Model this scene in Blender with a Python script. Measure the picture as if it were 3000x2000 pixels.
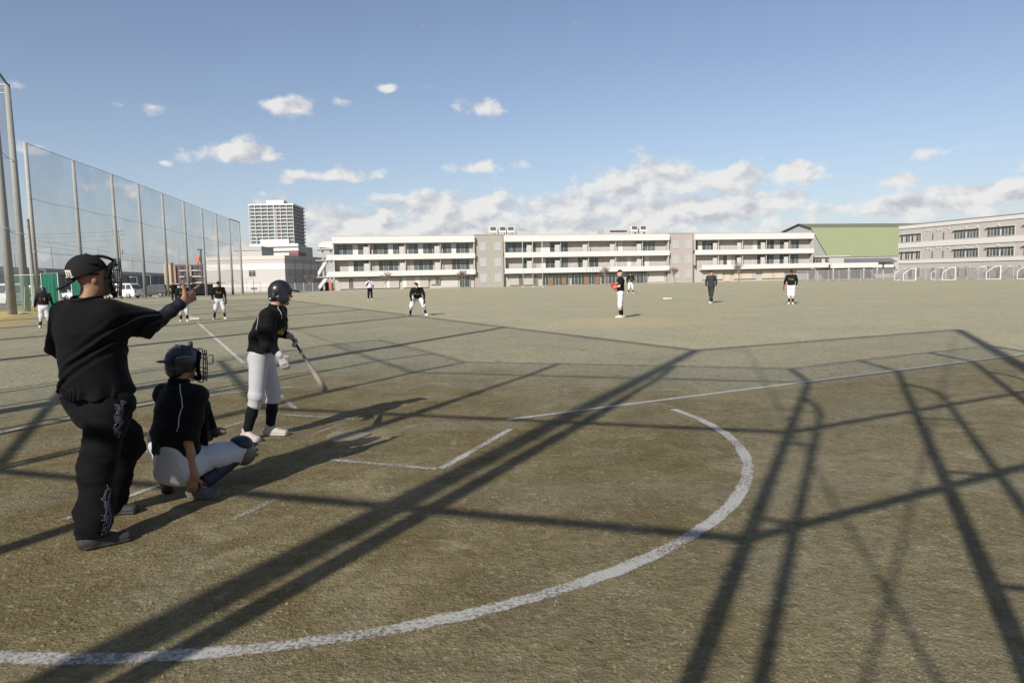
import bpy, math, random
import numpy as np
from mathutils import Matrix, Vector
R = math.radians
random.seed(7); RNG = np.random.default_rng(7)
SC = bpy.context.scene
COL = SC.collection
for o in list(bpy.data.objects): bpy.data.objects.remove(o)

# ------------------------------------------------------------------ camera
# world: X right of the camera, Y along its heading, Z up, z = 0 at home plate
cam = bpy.data.objects.new('camera', bpy.data.cameras.new('camera')); COL.objects.link(cam)
cam.data.sensor_width = 36; cam.data.lens = 24.26
cam.data.clip_start = .05; cam.data.clip_end = 8000
_p, _r = R(5.417), R(-1.160)
_f = Vector((0, math.cos(_p), -math.sin(_p))); _x = Vector((1, 0, 0)); _u = _x.cross(_f)
_x2 = _x*math.cos(_r)+_u*math.sin(_r); _u2 = _u*math.cos(_r)-_x*math.sin(_r)
cam.matrix_world = Matrix(((_x2.x, _u2.x, -_f.x, 0), (_x2.y, _u2.y, -_f.y, 0), (_x2.z, _u2.z, -_f.z, 1.666), (0, 0, 0, 1)))
SC.camera = cam

# ------------------------------------------------------------------ sky and sun
SUN_EL = 33.4
SUN_AZ = math.atan2(-.443, -.897)          # compass direction to the sun, from +Y towards +X
W = bpy.data.worlds.new('World'); SC.world = W; W.use_nodes = True
def node(nt, typ, **kw):
    n = nt.nodes.new(typ)
    for k, v in kw.items():
        if k.startswith('i_'):
            s = n.inputs[int(k[2:])] if k[2:].isdigit() else n.inputs[k[2:].replace('_', ' ')]
            s.default_value = v
        else: setattr(n, k, v)
    return n
def math_(nt, op, a, b=None, clamp=False):
    n = nt.nodes.new('ShaderNodeMath'); n.operation = op; n.use_clamp = clamp
    for i, v in enumerate((a, b)):
        if v is None: continue
        if isinstance(v, (int, float)): n.inputs[i].default_value = v
        else: nt.links.new(v, n.inputs[i])
    return n.outputs[0]
def build_world():
    nt = W.node_tree; nt.nodes.clear(); L = nt.links
    sky = node(nt, 'ShaderNodeTexSky', sky_type='NISHITA', sun_disc=False, sun_elevation=R(SUN_EL), sun_rotation=SUN_AZ,
               altitude=30, air_density=1.0, dust_density=.9, ozone_density=2.2)
    tc = node(nt, 'ShaderNodeTexCoord')
    sep = node(nt, 'ShaderNodeSeparateXYZ'); L.new(tc.outputs['Generated'], sep.inputs[0])
    az = math_(nt, 'MULTIPLY', math_(nt, 'ARCTAN2', sep.outputs[0], sep.outputs[1]), 57.2958)
    el = math_(nt, 'MULTIPLY', math_(nt, 'ARCSINE', sep.outputs[2]), 57.2958)
    cmb = node(nt, 'ShaderNodeCombineXYZ'); L.new(az, cmb.inputs[0]); L.new(el, cmb.inputs[1])
    ae = cmb.outputs[0]
    def vm(op, a, b):
        n = nt.nodes.new('ShaderNodeVectorMath'); n.operation = op
        for i, v in enumerate((a, b)):
            if isinstance(v, tuple): n.inputs[i].default_value = v
            else: L.new(v, n.inputs[i])
        return n
    # noise in direction space, cumulus slightly flattened
    def fbm(vec, sc, det):
        n = node(nt, 'ShaderNodeTexNoise', noise_dimensions='2D'); n.inputs['Scale'].default_value = sc; n.inputs['Detail'].default_value = det
        n.inputs['Roughness'].default_value = .52; n.inputs['Distortion'].default_value = .15
        L.new(vec, n.inputs['Vector']); return n.outputs[0]
    flat = vm('MULTIPLY', ae, (1.0, 1.55, 0)).outputs[0]
    N = fbm(flat, .42, 9)
    up = vm('ADD', flat, (-.55, 1.0, 0)).outputs[0]
    N2 = fbm(up, .42, 5)
    wide = vm('MULTIPLY', ae, (1.0, 2.4, 0)).outputs[0]
    B = fbm(wide, .075, 4)
    bumps = [(-16.8, 13.2, 1.59, .64), (-2.5, 13.3, 2.55, .57), (-26.4, 12.6, .91, .43), (-28.7, 12.5, .42, .23), (-12.9, 13.5, .82, .27), (-9.5, 14.7, .72, .33),
             (-21.1, 9.6, 2.68, .77), (-16.5, 8.0, 1.33, .53), (-13.0, 8.1, 2.18, .55), (-2.5, 8.9, 2.55, .51), (-18.2, 6.4, 1.31, .52),
             (11.3, 7.2, 4.4, 1.5), (18.0, 7.1, 2.89, .95), (22.2, 7.4, 1.77, .65), (-4.5, 5.6, 5.6, 1.15), (5.2, 5.4, 4.22, 1.0), (13.9, 5.0, 7.05, 1.1),
             (19.8, 5.5, 3.1, .6), (-13.5, 4.4, 3.8, 1.1), (0.2, 4.0, 7.6, 1.2), (31.1, 8.0, 2.02, .42), (28.8, 6.2, 1.74, .5), (30.5, 4.4, 2.72, .6),
             (34.1, 4.8, 2.7, .8), (36.3, 6.7, .9, .55), (24.8, 4.6, 1.72, .4), (-34.4, 13.0, .96, .28), (-29.4, 6.5, 1.5, .51), (-33.7, 9.0, 1.18, .36), (-26.1, 8.6, .53, .22)]
    acc = None
    for a, e, sa, se in bumps:
        d = vm('MULTIPLY', vm('SUBTRACT', ae, (a, e, 0)).outputs[0], (.72/sa, .72/se, 0)).outputs[0]
        n = vm('DOT_PRODUCT', d, d)
        g = math_(nt, 'POWER', .36788, n.outputs['Value'])
        if se < .6: g = math_(nt, 'MULTIPLY', g, .68)
        acc = g if acc is None else math_(nt, 'MAXIMUM', acc, g)
    # low bank of cloud all round the horizon and fair-weather cumulus above it
    hz = math_(nt, 'POWER', .36788, math_(nt, 'POWER', math_(nt, 'DIVIDE', math_(nt, 'SUBTRACT', el, 2.0), 2.6), 2))
    cov = math_(nt, 'ADD', math_(nt, 'MULTIPLY', acc, 1.0), math_(nt, 'MULTIPLY', hz, math_(nt, 'MULTIPLY', B, .80)))
    side = math_(nt, 'MULTIPLY', math_(nt, 'GREATER_THAN', math_(nt, 'ABSOLUTE', az), 44), math_(nt, 'MULTIPLY', math_(nt, 'SUBTRACT', B, .42, True), .9))
    cov = math_(nt, 'ADD', cov, side)
    d = math_(nt, 'ADD', cov, math_(nt, 'MULTIPLY', math_(nt, 'SUBTRACT', N, .5), 1.45))
    mr = node(nt, 'ShaderNodeMapRange', interpolation_type='SMOOTHSTEP'); L.new(d, mr.inputs[0])
    mr.inputs[1].default_value = .34; mr.inputs[2].default_value = .80; mr.inputs[3].default_value = 0; mr.inputs[4].default_value = .93
    dens = mr.outputs[0]
    sh = math_(nt, 'ADD', math_(nt, 'MULTIPLY', math_(nt, 'SUBTRACT', N, N2), 2.0), .6, True)
    cr = node(nt, 'ShaderNodeValToRGB'); L.new(sh, cr.inputs[0])
    cr.color_ramp.elements[0].color = (.50, .52, .575, 1); cr.color_ramp.elements[1].color = (.80, .795, .78, 1)
    cr.color_ramp.elements[0].position = .15; cr.color_ramp.elements[1].position = .8
    hs = node(nt, 'ShaderNodeHueSaturation'); hs.inputs['Saturation'].default_value = .92; hs.inputs['Value'].default_value = 1.0
    tint = node(nt, 'ShaderNodeMixRGB', blend_type='MULTIPLY'); tint.inputs[0].default_value = 1; tint.inputs[2].default_value = (1.01, .968, 1.0, 1)
    L.new(sky.outputs[0], tint.inputs[1]); L.new(tint.outputs[0], hs.inputs['Color'])
    hzf = math_(nt, 'MULTIPLY', math_(nt, 'POWER', .36788, math_(nt, 'DIVIDE', math_(nt, 'MAXIMUM', el, 0), 6.5)), .62)
    hz2 = node(nt, 'ShaderNodeMixRGB'); L.new(hzf, hz2.inputs[0]); L.new(hs.outputs[0], hz2.inputs[1]); hz2.inputs[2].default_value = (4.75, 5.3, 6.1, 1)
    b1 = node(nt, 'ShaderNodeBackground'); L.new(hz2.outputs[0], b1.inputs[0]); b1.inputs[1].default_value = .082
    b2 = node(nt, 'ShaderNodeBackground'); L.new(cr.outputs[0], b2.inputs[0]); b2.inputs[1].default_value = .74
    mix = node(nt, 'ShaderNodeMixShader'); L.new(dens, mix.inputs[0]); L.new(b1.outputs[0], mix.inputs[1]); L.new(b2.outputs[0], mix.inputs[2])
    out = node(nt, 'ShaderNodeOutputWorld'); L.new(mix.outputs[0], out.inputs[0])
build_world()
W.cycles.sampling_method = 'MANUAL'; W.cycles.sample_map_resolution = 256
sun = bpy.data.objects.new('sun', bpy.data.lights.new('sun', 'SUN')); COL.objects.link(sun)
sun.data.energy = 5.0; sun.data.angle = R(.53); sun.data.color = (1.0, .955, .88)
_s = Vector((-.443*math.cos(R(SUN_EL)), -.897*math.cos(R(SUN_EL)), math.sin(R(SUN_EL))))   # towards the sun
sun.rotation_euler = _s.to_track_quat('Z', 'Y').to_euler(); sun.location = (-20, -40, 40)
SC.view_settings.view_transform = 'Standard'; SC.view_settings.look = 'None'
SC.view_settings.exposure = 0.5; SC.view_settings.gamma = 1
SC.cycles.max_bounces = 6; SC.cycles.transparent_max_bounces = 24; SC.cycles.use_denoising = True

# ------------------------------------------------------------------ helpers
CY, SY = .95255, .30438
def fw(x, y):                              # baseball-field coordinates (home tip at 0,0, y to second base) -> world
    dx, dy = x-3.9067, y+6.0876
    return (dx*CY+dy*SY, -dx*SY+dy*CY)
def fdir(x, y): return (x*CY+y*SY, -x*SY+y*CY)
def gz(y):                                 # the yard falls away towards the school for drainage
    t = min(1, max(0, (y-72)/70)); return -.82*t*t*(3-2*t)
def prop(o, label=None, category=None, group=None, kind=None):
    for k, v in (('label', label), ('category', category), ('group', group), ('kind', kind)):
        if v: o[k] = v
    return o
def empty(name, loc=(0, 0, 0), rz=0, **kw):
    o = bpy.data.objects.new(name, None); COL.objects.link(o); o.location = loc; o.rotation_euler = (0, 0, rz)
    o.empty_display_size = .2
    return prop(o, **kw)
def mesh_data(name, v, f, mat, smooth=False):
    me = bpy.data.meshes.new(name)
    if isinstance(v, np.ndarray) and isinstance(f, np.ndarray):
        me.vertices.add(len(v)); me.vertices.foreach_set('co', v.astype(np.float32).ravel())
        n = f.shape[1]; me.loops.add(f.size); me.loops.foreach_set('vertex_index', f.astype(np.int32).ravel())
        me.polygons.add(len(f)); me.polygons.foreach_set('loop_start', np.arange(0, f.size, n, dtype=np.int32))
        me.update(calc_edges=True)
    else: me.from_pydata([tuple(map(float, q)) for q in v], [], f)
    if smooth: me.polygons.foreach_set('use_smooth', np.ones(len(me.polygons), bool))
    if mat: me.materials.append(mat)
    me.update(); return me
def obj(name, me, parent=None, loc=None, rz=None, **kw):
    o = bpy.data.objects.new(name, me); COL.objects.link(o)
    if parent: o.parent = parent
    if loc is not None: o.location = loc
    if rz is not None: o.rotation_euler = (0, 0, rz)
    return prop(o, **kw)
class MB:                                  # collects boxes, tubes, quads into one mesh
    def __init__(s): s.v = []; s.f = []
    def add(s, v, f):
        b = len(s.v); s.v += [tuple(q) for q in v]; s.f += [tuple(b+i for i in q) for q in f]; return s
    def box(s, a, b):
        (x0, y0, z0), (x1, y1, z1) = a, b
        return s.add([(x0, y0, z0), (x1, y0, z0), (x1, y1, z0), (x0, y1, z0), (x0, y0, z1), (x1, y0, z1), (x1, y1, z1), (x0, y1, z1)],
                     [(0, 3, 2, 1), (4, 5, 6, 7), (0, 1, 5, 4), (1, 2, 6, 5), (2, 3, 7, 6), (3, 0, 4, 7)])
    def prism(s, poly, z0, z1):            # plan polygon, counter-clockwise
        n = len(poly)
        return s.add([(x, y, z0) for x, y in poly]+[(x, y, z1) for x, y in poly],
                     [tuple(range(n-1, -1, -1)), tuple(range(n, 2*n))]+[(i, (i+1) % n, n+(i+1) % n, n+i) for i in range(n)])
    def tube(s, pts, r, n=6, cap=True):
        pts = [Vector(p) for p in pts]; rs = r if isinstance(r, (list, tuple)) else [r]*len(pts)
        b = len(s.v); prev = None
        for i, p in enumerate(pts):
            t = (pts[min(i+1, len(pts)-1)]-pts[max(i-1, 0)])
            t = t.normalized() if t.length > 1e-9 else Vector((0, 0, 1))
            if prev is None:
                a = t.orthogonal().normalized()
            else:
                a = prev-t*prev.dot(t); a = a.normalized() if a.length > 1e-6 else t.orthogonal().normalized()
            prev = a; c = t.cross(a)
            for k in range(n):
                q = 2*math.pi*k/n; s.v.append(tuple(p+(a*math.cos(q)+c*math.sin(q))*rs[i]))
        for i in range(len(pts)-1):
            for k in range(n): s.f.append((b+i*n+k, b+i*n+(k+1) % n, b+(i+1)*n+(k+1) % n, b+(i+1)*n+k))
        if cap:
            s.f.append(tuple(b+k for k in range(n-1, -1, -1))); s.f.append(tuple(b+(len(pts)-1)*n+k for k in range(n)))
        return s
    def build(s, name, mat, parent=None, smooth=False, loc=None, rz=None, **kw):
        return obj(name, mesh_data(name, s.v, s.f, mat, smooth), parent, loc, rz, **kw)
def box(name, a, b, mat, parent=None, **kw): return MB().box(a, b).build(name, mat, parent, **kw)

# ------------------------------------------------------------------ materials
MATS = {}
def mat(name, col, rough=.7, spec=.3, metal=0, var=.12, vscale=6, bump=0, bscale=60, sheen=0, coord='Object', coat=0):
    if name in MATS: return MATS[name]
    m = bpy.data.materials.new(name); m.use_nodes = True; nt = m.node_tree; L = nt.links
    p = nt.nodes['Principled BSDF']; p.inputs['Roughness'].default_value = rough; p.inputs['Metallic'].default_value = metal
    p.inputs['Specular IOR Level'].default_value = spec; p.inputs['Sheen Weight'].default_value = sheen; p.inputs['Coat Weight'].default_value = coat
    tc = node(nt, 'ShaderNodeTexCoord')
    n = node(nt, 'ShaderNodeTexNoise'); n.inputs['Scale'].default_value = vscale; n.inputs['Detail'].default_value = 6; L.new(tc.outputs[coord], n.inputs['Vector'])
    c = node(nt, 'ShaderNodeMixRGB'); c.blend_type = 'MIX'
    c.inputs[1].default_value = tuple(max(0, q*(1-var)) for q in col)+(1,); c.inputs[2].default_value = tuple(min(1, q*(1+var)) for q in col)+(1,)
    L.new(n.outputs[0], c.inputs[0]); L.new(c.outputs[0], p.inputs['Base Color'])
    if bump:
        b = node(nt, 'ShaderNodeTexNoise'); b.inputs['Scale'].default_value = bscale; b.inputs['Detail'].default_value = 4; L.new(tc.outputs[coord], b.inputs['Vector'])
        bn = node(nt, 'ShaderNodeBump'); bn.inputs['Strength'].default_value = bump; bn.inputs['Distance'].default_value = .02
        L.new(b.outputs[0], bn.inputs['Height']); L.new(bn.outputs[0], p.inputs['Normal'])
    MATS[name] = m; return m
def net_mat(name, col, alpha):             # knotted mesh far finer than a pixel: a fixed share of it is twine
    m = bpy.data.materials.new(name); m.use_nodes = True; nt = m.node_tree; nt.nodes.clear(); L = nt.links
    d = node(nt, 'ShaderNodeBsdfDiffuse'); d.inputs[0].default_value = col+(1,)
    t = node(nt, 'ShaderNodeBsdfTransparent'); x = node(nt, 'ShaderNodeMixShader'); o = node(nt, 'ShaderNodeOutputMaterial')
    tc = node(nt, 'ShaderNodeTexCoord'); n = node(nt, 'ShaderNodeTexNoise'); n.inputs['Scale'].default_value = .35; n.inputs['Detail'].default_value = 3
    L.new(tc.outputs['Object'], n.inputs['Vector'])
    f = math_(nt, 'MULTIPLY', math_(nt, 'ADD', n.outputs[0], .5), alpha)
    L.new(f, x.inputs[0]); L.new(t.outputs[0], x.inputs[1]); L.new(d.outputs[0], x.inputs[2]); L.new(x.outputs[0], o.inputs[0])
    return m
def ground_mat():
    m = bpy.data.materials.new('yard_dirt'); m.use_nodes = True; nt = m.node_tree; L = nt.links
    p = nt.nodes['Principled BSDF']; p.inputs['Roughness'].default_value = .95; p.inputs['Specular IOR Level'].default_value = .12
    g = node(nt, 'ShaderNodeNewGeometry'); P = g.outputs['Position']
    def noise(sc, det=5, rough=.6, vec=None, dist=0):
        n = node(nt, 'ShaderNodeTexNoise'); n.inputs['Scale'].default_value = sc; n.inputs['Detail'].default_value = det; n.inputs['Roughness'].default_value = rough
        n.inputs['Distortion'].default_value = dist
        L.new(vec or P, n.inputs['Vector']); return n.outputs[0]
    def mr(v, a, b, c=0, d=1):
        n = node(nt, 'ShaderNodeMapRange', interpolation_type='SMOOTHSTEP'); L.new(v, n.inputs[0])
        for i, q in enumerate((a, b, c, d)): n.inputs[i+1].default_value = q
        return n.outputs[0]
    def mixc(f, a, b, mode='MIX'):
        n = node(nt, 'ShaderNodeMixRGB'); n.blend_type = mode
        for i, q in enumerate((f, a, b)):
            if isinstance(q, (tuple, float, int)): n.inputs[i].default_value = q if not isinstance(q, tuple) else q+(1,)
            else: L.new(q, n.inputs[i])
        return n.outputs[0]
    sx = node(nt, 'ShaderNodeSeparateXYZ'); L.new(P, sx.inputs[0]); X, Y = sx.outputs[0], sx.outputs[1]
    hx, hy = fw(0, 0)
    # distance behind the first-base line / from home: the dug-over soil round the plate
    ux, uy = fdir(.7071, -.7071)           # outwards over the first-base line
    s1 = math_(nt, 'ADD', math_(nt, 'MULTIPLY', math_(nt, 'SUBTRACT', X, hx), ux), math_(nt, 'MULTIPLY', math_(nt, 'SUBTRACT', Y, hy), uy))
    ux, uy = fdir(-.7071, -.7071)
    s3 = math_(nt, 'ADD', math_(nt, 'MULTIPLY', math_(nt, 'SUBTRACT', X, hx), ux), math_(nt, 'MULTIPLY', math_(nt, 'SUBTRACT', Y, hy), uy))
    dv = node(nt, 'ShaderNodeVectorMath', operation='DISTANCE'); L.new(P, dv.inputs[0]); dv.inputs[1].default_value = (hx, hy, 0)
    big = noise(.35, 4, .6); mid = noise(1.6, 4, .65, dist=.4); sml = noise(9, 4, .7); fine = noise(55, 4, .72)
    wob = math_(nt, 'MULTIPLY', math_(nt, 'SUBTRACT', big, .5), 3.2)
    home = mr(math_(nt, 'ADD', dv.outputs['Value'], wob), 3.2, 6.5, 1, 0)
    infoul = mr(math_(nt, 'ADD', s1, math_(nt, 'MULTIPLY', math_(nt, 'SUBTRACT', mid, .5), .8)), -.4, .5)
    brown = math_(nt, 'MAXIMUM', home, math_(nt, 'MULTIPLY', infoul, .8))
    c = mixc(mr(big, .35, .68), (.315, .300, .205), (.365, .335, .225))
    c = mixc(mr(mid, .42, .72, 0, .5), c, (.40, .345, .22))
    cb = mixc(mr(mid, .35, .65), (.190, .143, .060), (.258, .205, .100))
    cb = mixc(mr(noise(.9, 3, .6, dist=.6), .52, .72, 0, .6), cb, (.235, .215, .135))
    c = mixc(brown, c, cb)
    # pale grey-green sand dragged over the brown soil, and light scuffed crumbs
    c = mixc(mr(math_(nt, 'MULTIPLY', sml, math_(nt, 'ADD', mid, .35)), .50, .72, 0, .38), c, (.42, .37, .26))
    c = mixc(mr(fine, .54, .70, 0, .65), c, (.50, .43, .275))
    c = mixc(mr(fine, .46, .30, 0, .75), c, (.10, .08, .05))
    c = mixc(mr(sml, .38, .2, 0, .45), c, (.15, .128, .08))
    # scuffs, spike marks and small dark divots all over the yard
    sc1 = mr(noise(5.5, 4, .7, dist=.8), .60, .70); sc2 = mr(noise(17, 3, .6, dist=.5), .62, .72)
    c = mixc(math_(nt, 'MULTIPLY', sc1, math_(nt, 'MULTIPLY', mr(noise(.22, 3), .42, .6), .55)), c, (.17, .135, .08))
    sc0 = mr(noise(1.7, 3, .78, dist=1.3), .60, .68)
    c = mixc(math_(nt, 'MULTIPLY', sc0, math_(nt, 'MULTIPLY', mr(noise(.1, 3), .40, .58), .68)), c, (.19, .155, .095))
    c = mixc(math_(nt, 'MULTIPLY', mr(noise(.55, 3, .7, dist=.9), .55, .68), .45), c, (.44, .355, .21))
    c = mixc(math_(nt, 'MULTIPLY', mr(noise(.16, 4, .6), .52, .66), .40), c, (.275, .275, .215))
    c = mixc(math_(nt, 'MULTIPLY', sc2, .38), c, (.16, .13, .08))
    c = mixc(math_(nt, 'MULTIPLY', mr(noise(3.2, 3, .7, dist=.7), .56, .72), .40), c, (.47, .385, .235))
    mot = mr(noise(4.2, 4, .72, dist=.3), .44, .62); mot2 = mr(noise(22, 4, .7, dist=.4), .50, .64)
    c = mixc(math_(nt, 'MULTIPLY', mot, math_(nt, 'MULTIPLY', mot2, .62)), c, (.44, .395, .265))
    c = mixc(math_(nt, 'MULTIPLY', mr(noise(11, 3, .7, dist=.6), .52, .40), .38), c, (.12, .092, .045))
    # tiny pale flakes of dried sand in drifts
    fl = math_(nt, 'MULTIPLY', mr(noise(95, 3, .6), .58, .66), mr(noise(.8, 3, .65, dist=.5), .47, .62))
    c = mixc(math_(nt, 'MULTIPLY', fl, .75), c, (.62, .57, .45))
    # mound soil
    mx, my = fw(.3, 18.2)
    dm = node(nt, 'ShaderNodeVectorMath', operation='DISTANCE'); L.new(P, dm.inputs[0]); dm.inputs[1].default_value = (mx, my, 0)
    c = mixc(mr(math_(nt, 'ADD', dm.outputs['Value'], wob), 3.8, .8, 0, .6), c, (.40, .33, .19))
    # wheel and rake streaks seen at a distance: stretched noise
    st = node(nt, 'ShaderNodeMapping'); st.inputs['Scale'].default_value = (.05, 1.1, 1); st.inputs['Rotation'].default_value = (0, 0, R(-6)); L.new(P, st.inputs[0])
    c = mixc(mr(noise(1.0, 3, .6, st.outputs[0]), .45, .75, 0, .30), c, (.30, .285, .215))
    # withered grass under the net on the third-base side, gravel beyond
    straw = mr(math_(nt, 'ADD', s3, wob), 6.3, 7.6)
    c = mixc(straw, c, mixc(mr(sml, .35, .65), (.47, .35, .15), (.33, .28, .13)))
    lot = mr(s3, 10.5, 12.5)
    c = mixc(lot, c, mixc(mid, (.16, .155, .14), (.25, .24, .21)))
    L.new(c, p.inputs['Base Color'])
    vo = node(nt, 'ShaderNodeTexVoronoi'); vo.inputs['Scale'].default_value = 24; L.new(P, vo.inputs['Vector'])
    h = math_(nt, 'ADD', math_(nt, 'MULTIPLY', fine, 1.3), math_(nt, 'ADD', math_(nt, 'ADD', math_(nt, 'MULTIPLY', sml, 1.1), math_(nt, 'MULTIPLY', noise(24, 3, .7), 1.3)), math_(nt, 'MULTIPLY', mid, 1.2)))
    h = math_(nt, 'ADD', h, math_(nt, 'MULTIPLY', mr(vo.outputs[0], 0, .45, 1, 0), .35))
    b = node(nt, 'ShaderNodeBump'); b.inputs['Strength'].default_value = .75; b.inputs['Distance'].default_value = .026
    L.new(h, b.inputs['Height']); L.new(b.outputs[0], p.inputs['Normal'])
    return m
def chalk_mat(name, cover):
    m = bpy.data.materials.new(name); m.use_nodes = True; nt = m.node_tree; L = nt.links
    p = nt.nodes['Principled BSDF']; p.inputs['Roughness'].default_value = .95; p.inputs['Specular IOR Level'].default_value = .1
    g = node(nt, 'ShaderNodeNewGeometry')
    n1 = node(nt, 'ShaderNodeTexNoise'); n1.inputs['Scale'].default_value = 48; n1.inputs['Detail'].default_value = 7; n1.inputs['Roughness'].default_value = .75
    n2 = node(nt, 'ShaderNodeTexNoise'); n2.inputs['Scale'].default_value = 1.5; n2.inputs['Detail'].default_value = 4
    for n in (n1, n2): L.new(g.outputs['Position'], n.inputs['Vector'])
    uv = node(nt, 'ShaderNodeAttribute', attribute_name='edge')
    ed = math_(nt, 'MULTIPLY', math_(nt, 'POWER', uv.outputs['Fac'], 3), .34)
    a = math_(nt, 'SUBTRACT', math_(nt, 'ADD', math_(nt, 'ADD', math_(nt, 'MULTIPLY', n1.outputs[0], .8), math_(nt, 'MULTIPLY', n2.outputs[0], .5)), cover), ed)
    mr = node(nt, 'ShaderNodeMapRange', interpolation_type='SMOOTHSTEP'); L.new(a, mr.inputs[0]); mr.inputs[1].default_value = .56; mr.inputs[2].default_value = .76
    cr = node(nt, 'ShaderNodeMixRGB'); cr.inputs[1].default_value = (.36, .33, .27, 1); cr.inputs[2].default_value = (.60, .585, .555, 1); L.new(n1.outputs[0], cr.inputs[0])
    L.new(cr.outputs[0], p.inputs['Base Color']); L.new(mr.outputs[0], p.inputs['Alpha'])
    b = node(nt, 'ShaderNodeBump'); b.inputs['Strength'].default_value = .6; b.inputs['Distance'].default_value = .01
    L.new(n1.outputs[0], b.inputs['Height']); L.new(b.outputs[0], p.inputs['Normal'])
    return m
M_GROUND = ground_mat()
M_CHALK = chalk_mat('chalk', .085); M_CHALK_LINE = chalk_mat('fresh_chalk', .15); M_CHALK_WORN = chalk_mat('worn_chalk', .05); M_CHALK_FAINT = chalk_mat('scuffed_chalk', -.05)
M_CONC = mat('spun_concrete', (.29, .285, .265), .85, var=.15, vscale=3)
M_STEEL = mat('galvanised_steel', (.42, .43, .43), .5, metal=.6, var=.15)
M_GREENSTEEL = mat('dark_green_steel', (.05, .09, .07), .5)
M_NET = net_mat('polyethylene_net', (.21, .215, .22), .24)
M_NETB = net_mat('chain_link', (.30, .31, .31), .20)
M_WIRE = mat('wire_rope', (.12, .12, .12), .6)

# ------------------------------------------------------------------ the ground
def ground():
    xs = [-2500, -700, -300, -160]+list(range(-100, 121, 10))+[160, 300, 700, 2500]
    ys = [-300, -60, -20, 0, 20, 40, 60]+list(range(72, 146, 5))+[160, 200, 300, 600, 1200, 3500]
    v = [(x, y, gz(y)) for y in ys for x in xs]; n = len(xs)
    f = [(j*n+i, j*n+i+1, (j+1)*n+i+1, (j+1)*n+i) for j in range(len(ys)-1) for i in range(n-1)]
    obj('ground', mesh_data('ground', v, f, M_GROUND, True), kind='structure')
    mx, my = fw(0, 18.0); v = [(mx, my, .09)]; f = []
    for k, (r, z) in enumerate(((.6, .085), (1.4, .05), (2.3, .015), (2.9, .004), (3.1, -.02))):
        for i in range(28):
            a = 2*math.pi*i/28; v.append((mx+r*math.cos(a), my+r*math.sin(a), z))
            b = 1+k*28
            if k == 0: f.append((0, 1+i, 1+(i+1) % 28))
            else: f.append((b-28+i, b+i, b+(i+1) % 28, b-28+(i+1) % 28))
    obj('pitchers_mound', mesh_data('mound', v, f, M_GROUND, True), kind='structure')
ground()
def strip(name, pts, w, mat_, z=.005, closed=False, step=.06, jit=.005):
    """A chalk line: a sheet a few millimetres over the soil with a ragged rim."""
    P = [Vector(p) for p in pts]; out = []
    for a, b in zip(P[:-1], P[1:]):
        n = max(1, int((b-a).length/step))
        out += [a+(b-a)*(i/n) for i in range(n)]
    out.append(P[-1]); v = []; f = []; ed = []
    for i, p in enumerate(out):
        t = (out[min(i+1, len(out)-1)]-out[max(i-1, 0)]).normalized(); s = Vector((-t.y, t.x))
        o = random.gauss(0, jit*.4)
        for q, e in ((-1, 1), (-.5, .25), (0, 0), (.5, .25), (1, 1)):
            d = q*w*.5+o+(random.gauss(0, jit) if abs(q) == 1 else 0)
            v.append((p.x+s.x*d, p.y+s.y*d, z)); ed.append(e)
    for i in range(len(out)-1):
        for k in range(4): f.append((i*5+k, i*5+k+1, (i+1)*5+k+1, (i+1)*5+k))
    me = mesh_data(name, v, [q[::-1] for q in f], mat_)
    at = me.attributes.new('edge', 'FLOAT', 'POINT'); at.data.foreach_set('value', ed)
    return obj(name, me, kind='structure')
def lines():
    F = lambda *p: [fw(*q) for q in p]
    d = .7071
    strip('third_base_foul_line', F((-1.45, 1.45), (-5.2, 5.2)), .10, M_CHALK_WORN, step=.12)
    strip('third_base_foul_line', F((-5.6, 5.6), (-17.5, 17.5)), .11, M_CHALK_LINE, step=.2)
    strip('third_base_foul_line', F((-19.6, 19.6), (-27, 27)), .10, M_CHALK_LINE, step=.3)
    strip('first_base_foul_line', F((1.42, 1.42), (40, 40)), .10, M_CHALK_LINE, step=.15)
    def arc(a0, a1, r): return [fw(r*math.cos(R(a)), r*math.sin(R(a))) for a in np.linspace(a0, a1, 60)]
    strip('home_circle_line', arc(37, -138, 4.05), .13, M_CHALK, step=.07)
    strip('home_circle_line', arc(-140, -229, 4.05), .10, M_CHALK, step=.08)
    strip('batters_box_line', F((1.62, .98), (1.50, -.66)), .10, M_CHALK_WORN)
    strip('batters_box_line', F((1.46, -.68), (.36, -.62)), .10, M_CHALK_WORN)
    strip('batters_box_line', F((.38, -.55), (.50, 1.0)), .09, M_CHALK_FAINT)
    strip('batters_box_line', F((.54, 1.02), (1.56, 1.0)), .07, M_CHALK_FAINT)
    strip('batters_box_line', F((-1.65, 1.13), (-.38, 1.08)), .06, M_CHALK_WORN)
    strip('batters_box_line', F((-.36, 1.04), (-.42, .1)), .06, M_CHALK_FAINT)
    strip('batters_box_line', F((-1.64, 1.05), (-1.62, -.85)), .06, M_CHALK_WORN)
    strip('catchers_box_line', F((-.58, -1.1), (-.62, -2.5)), .08, M_CHALK_WORN)
    strip('catchers_box_line', F((.60, -1.5), (.58, -2.2)), .09, M_CHALK_FAINT)
lines()
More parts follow.
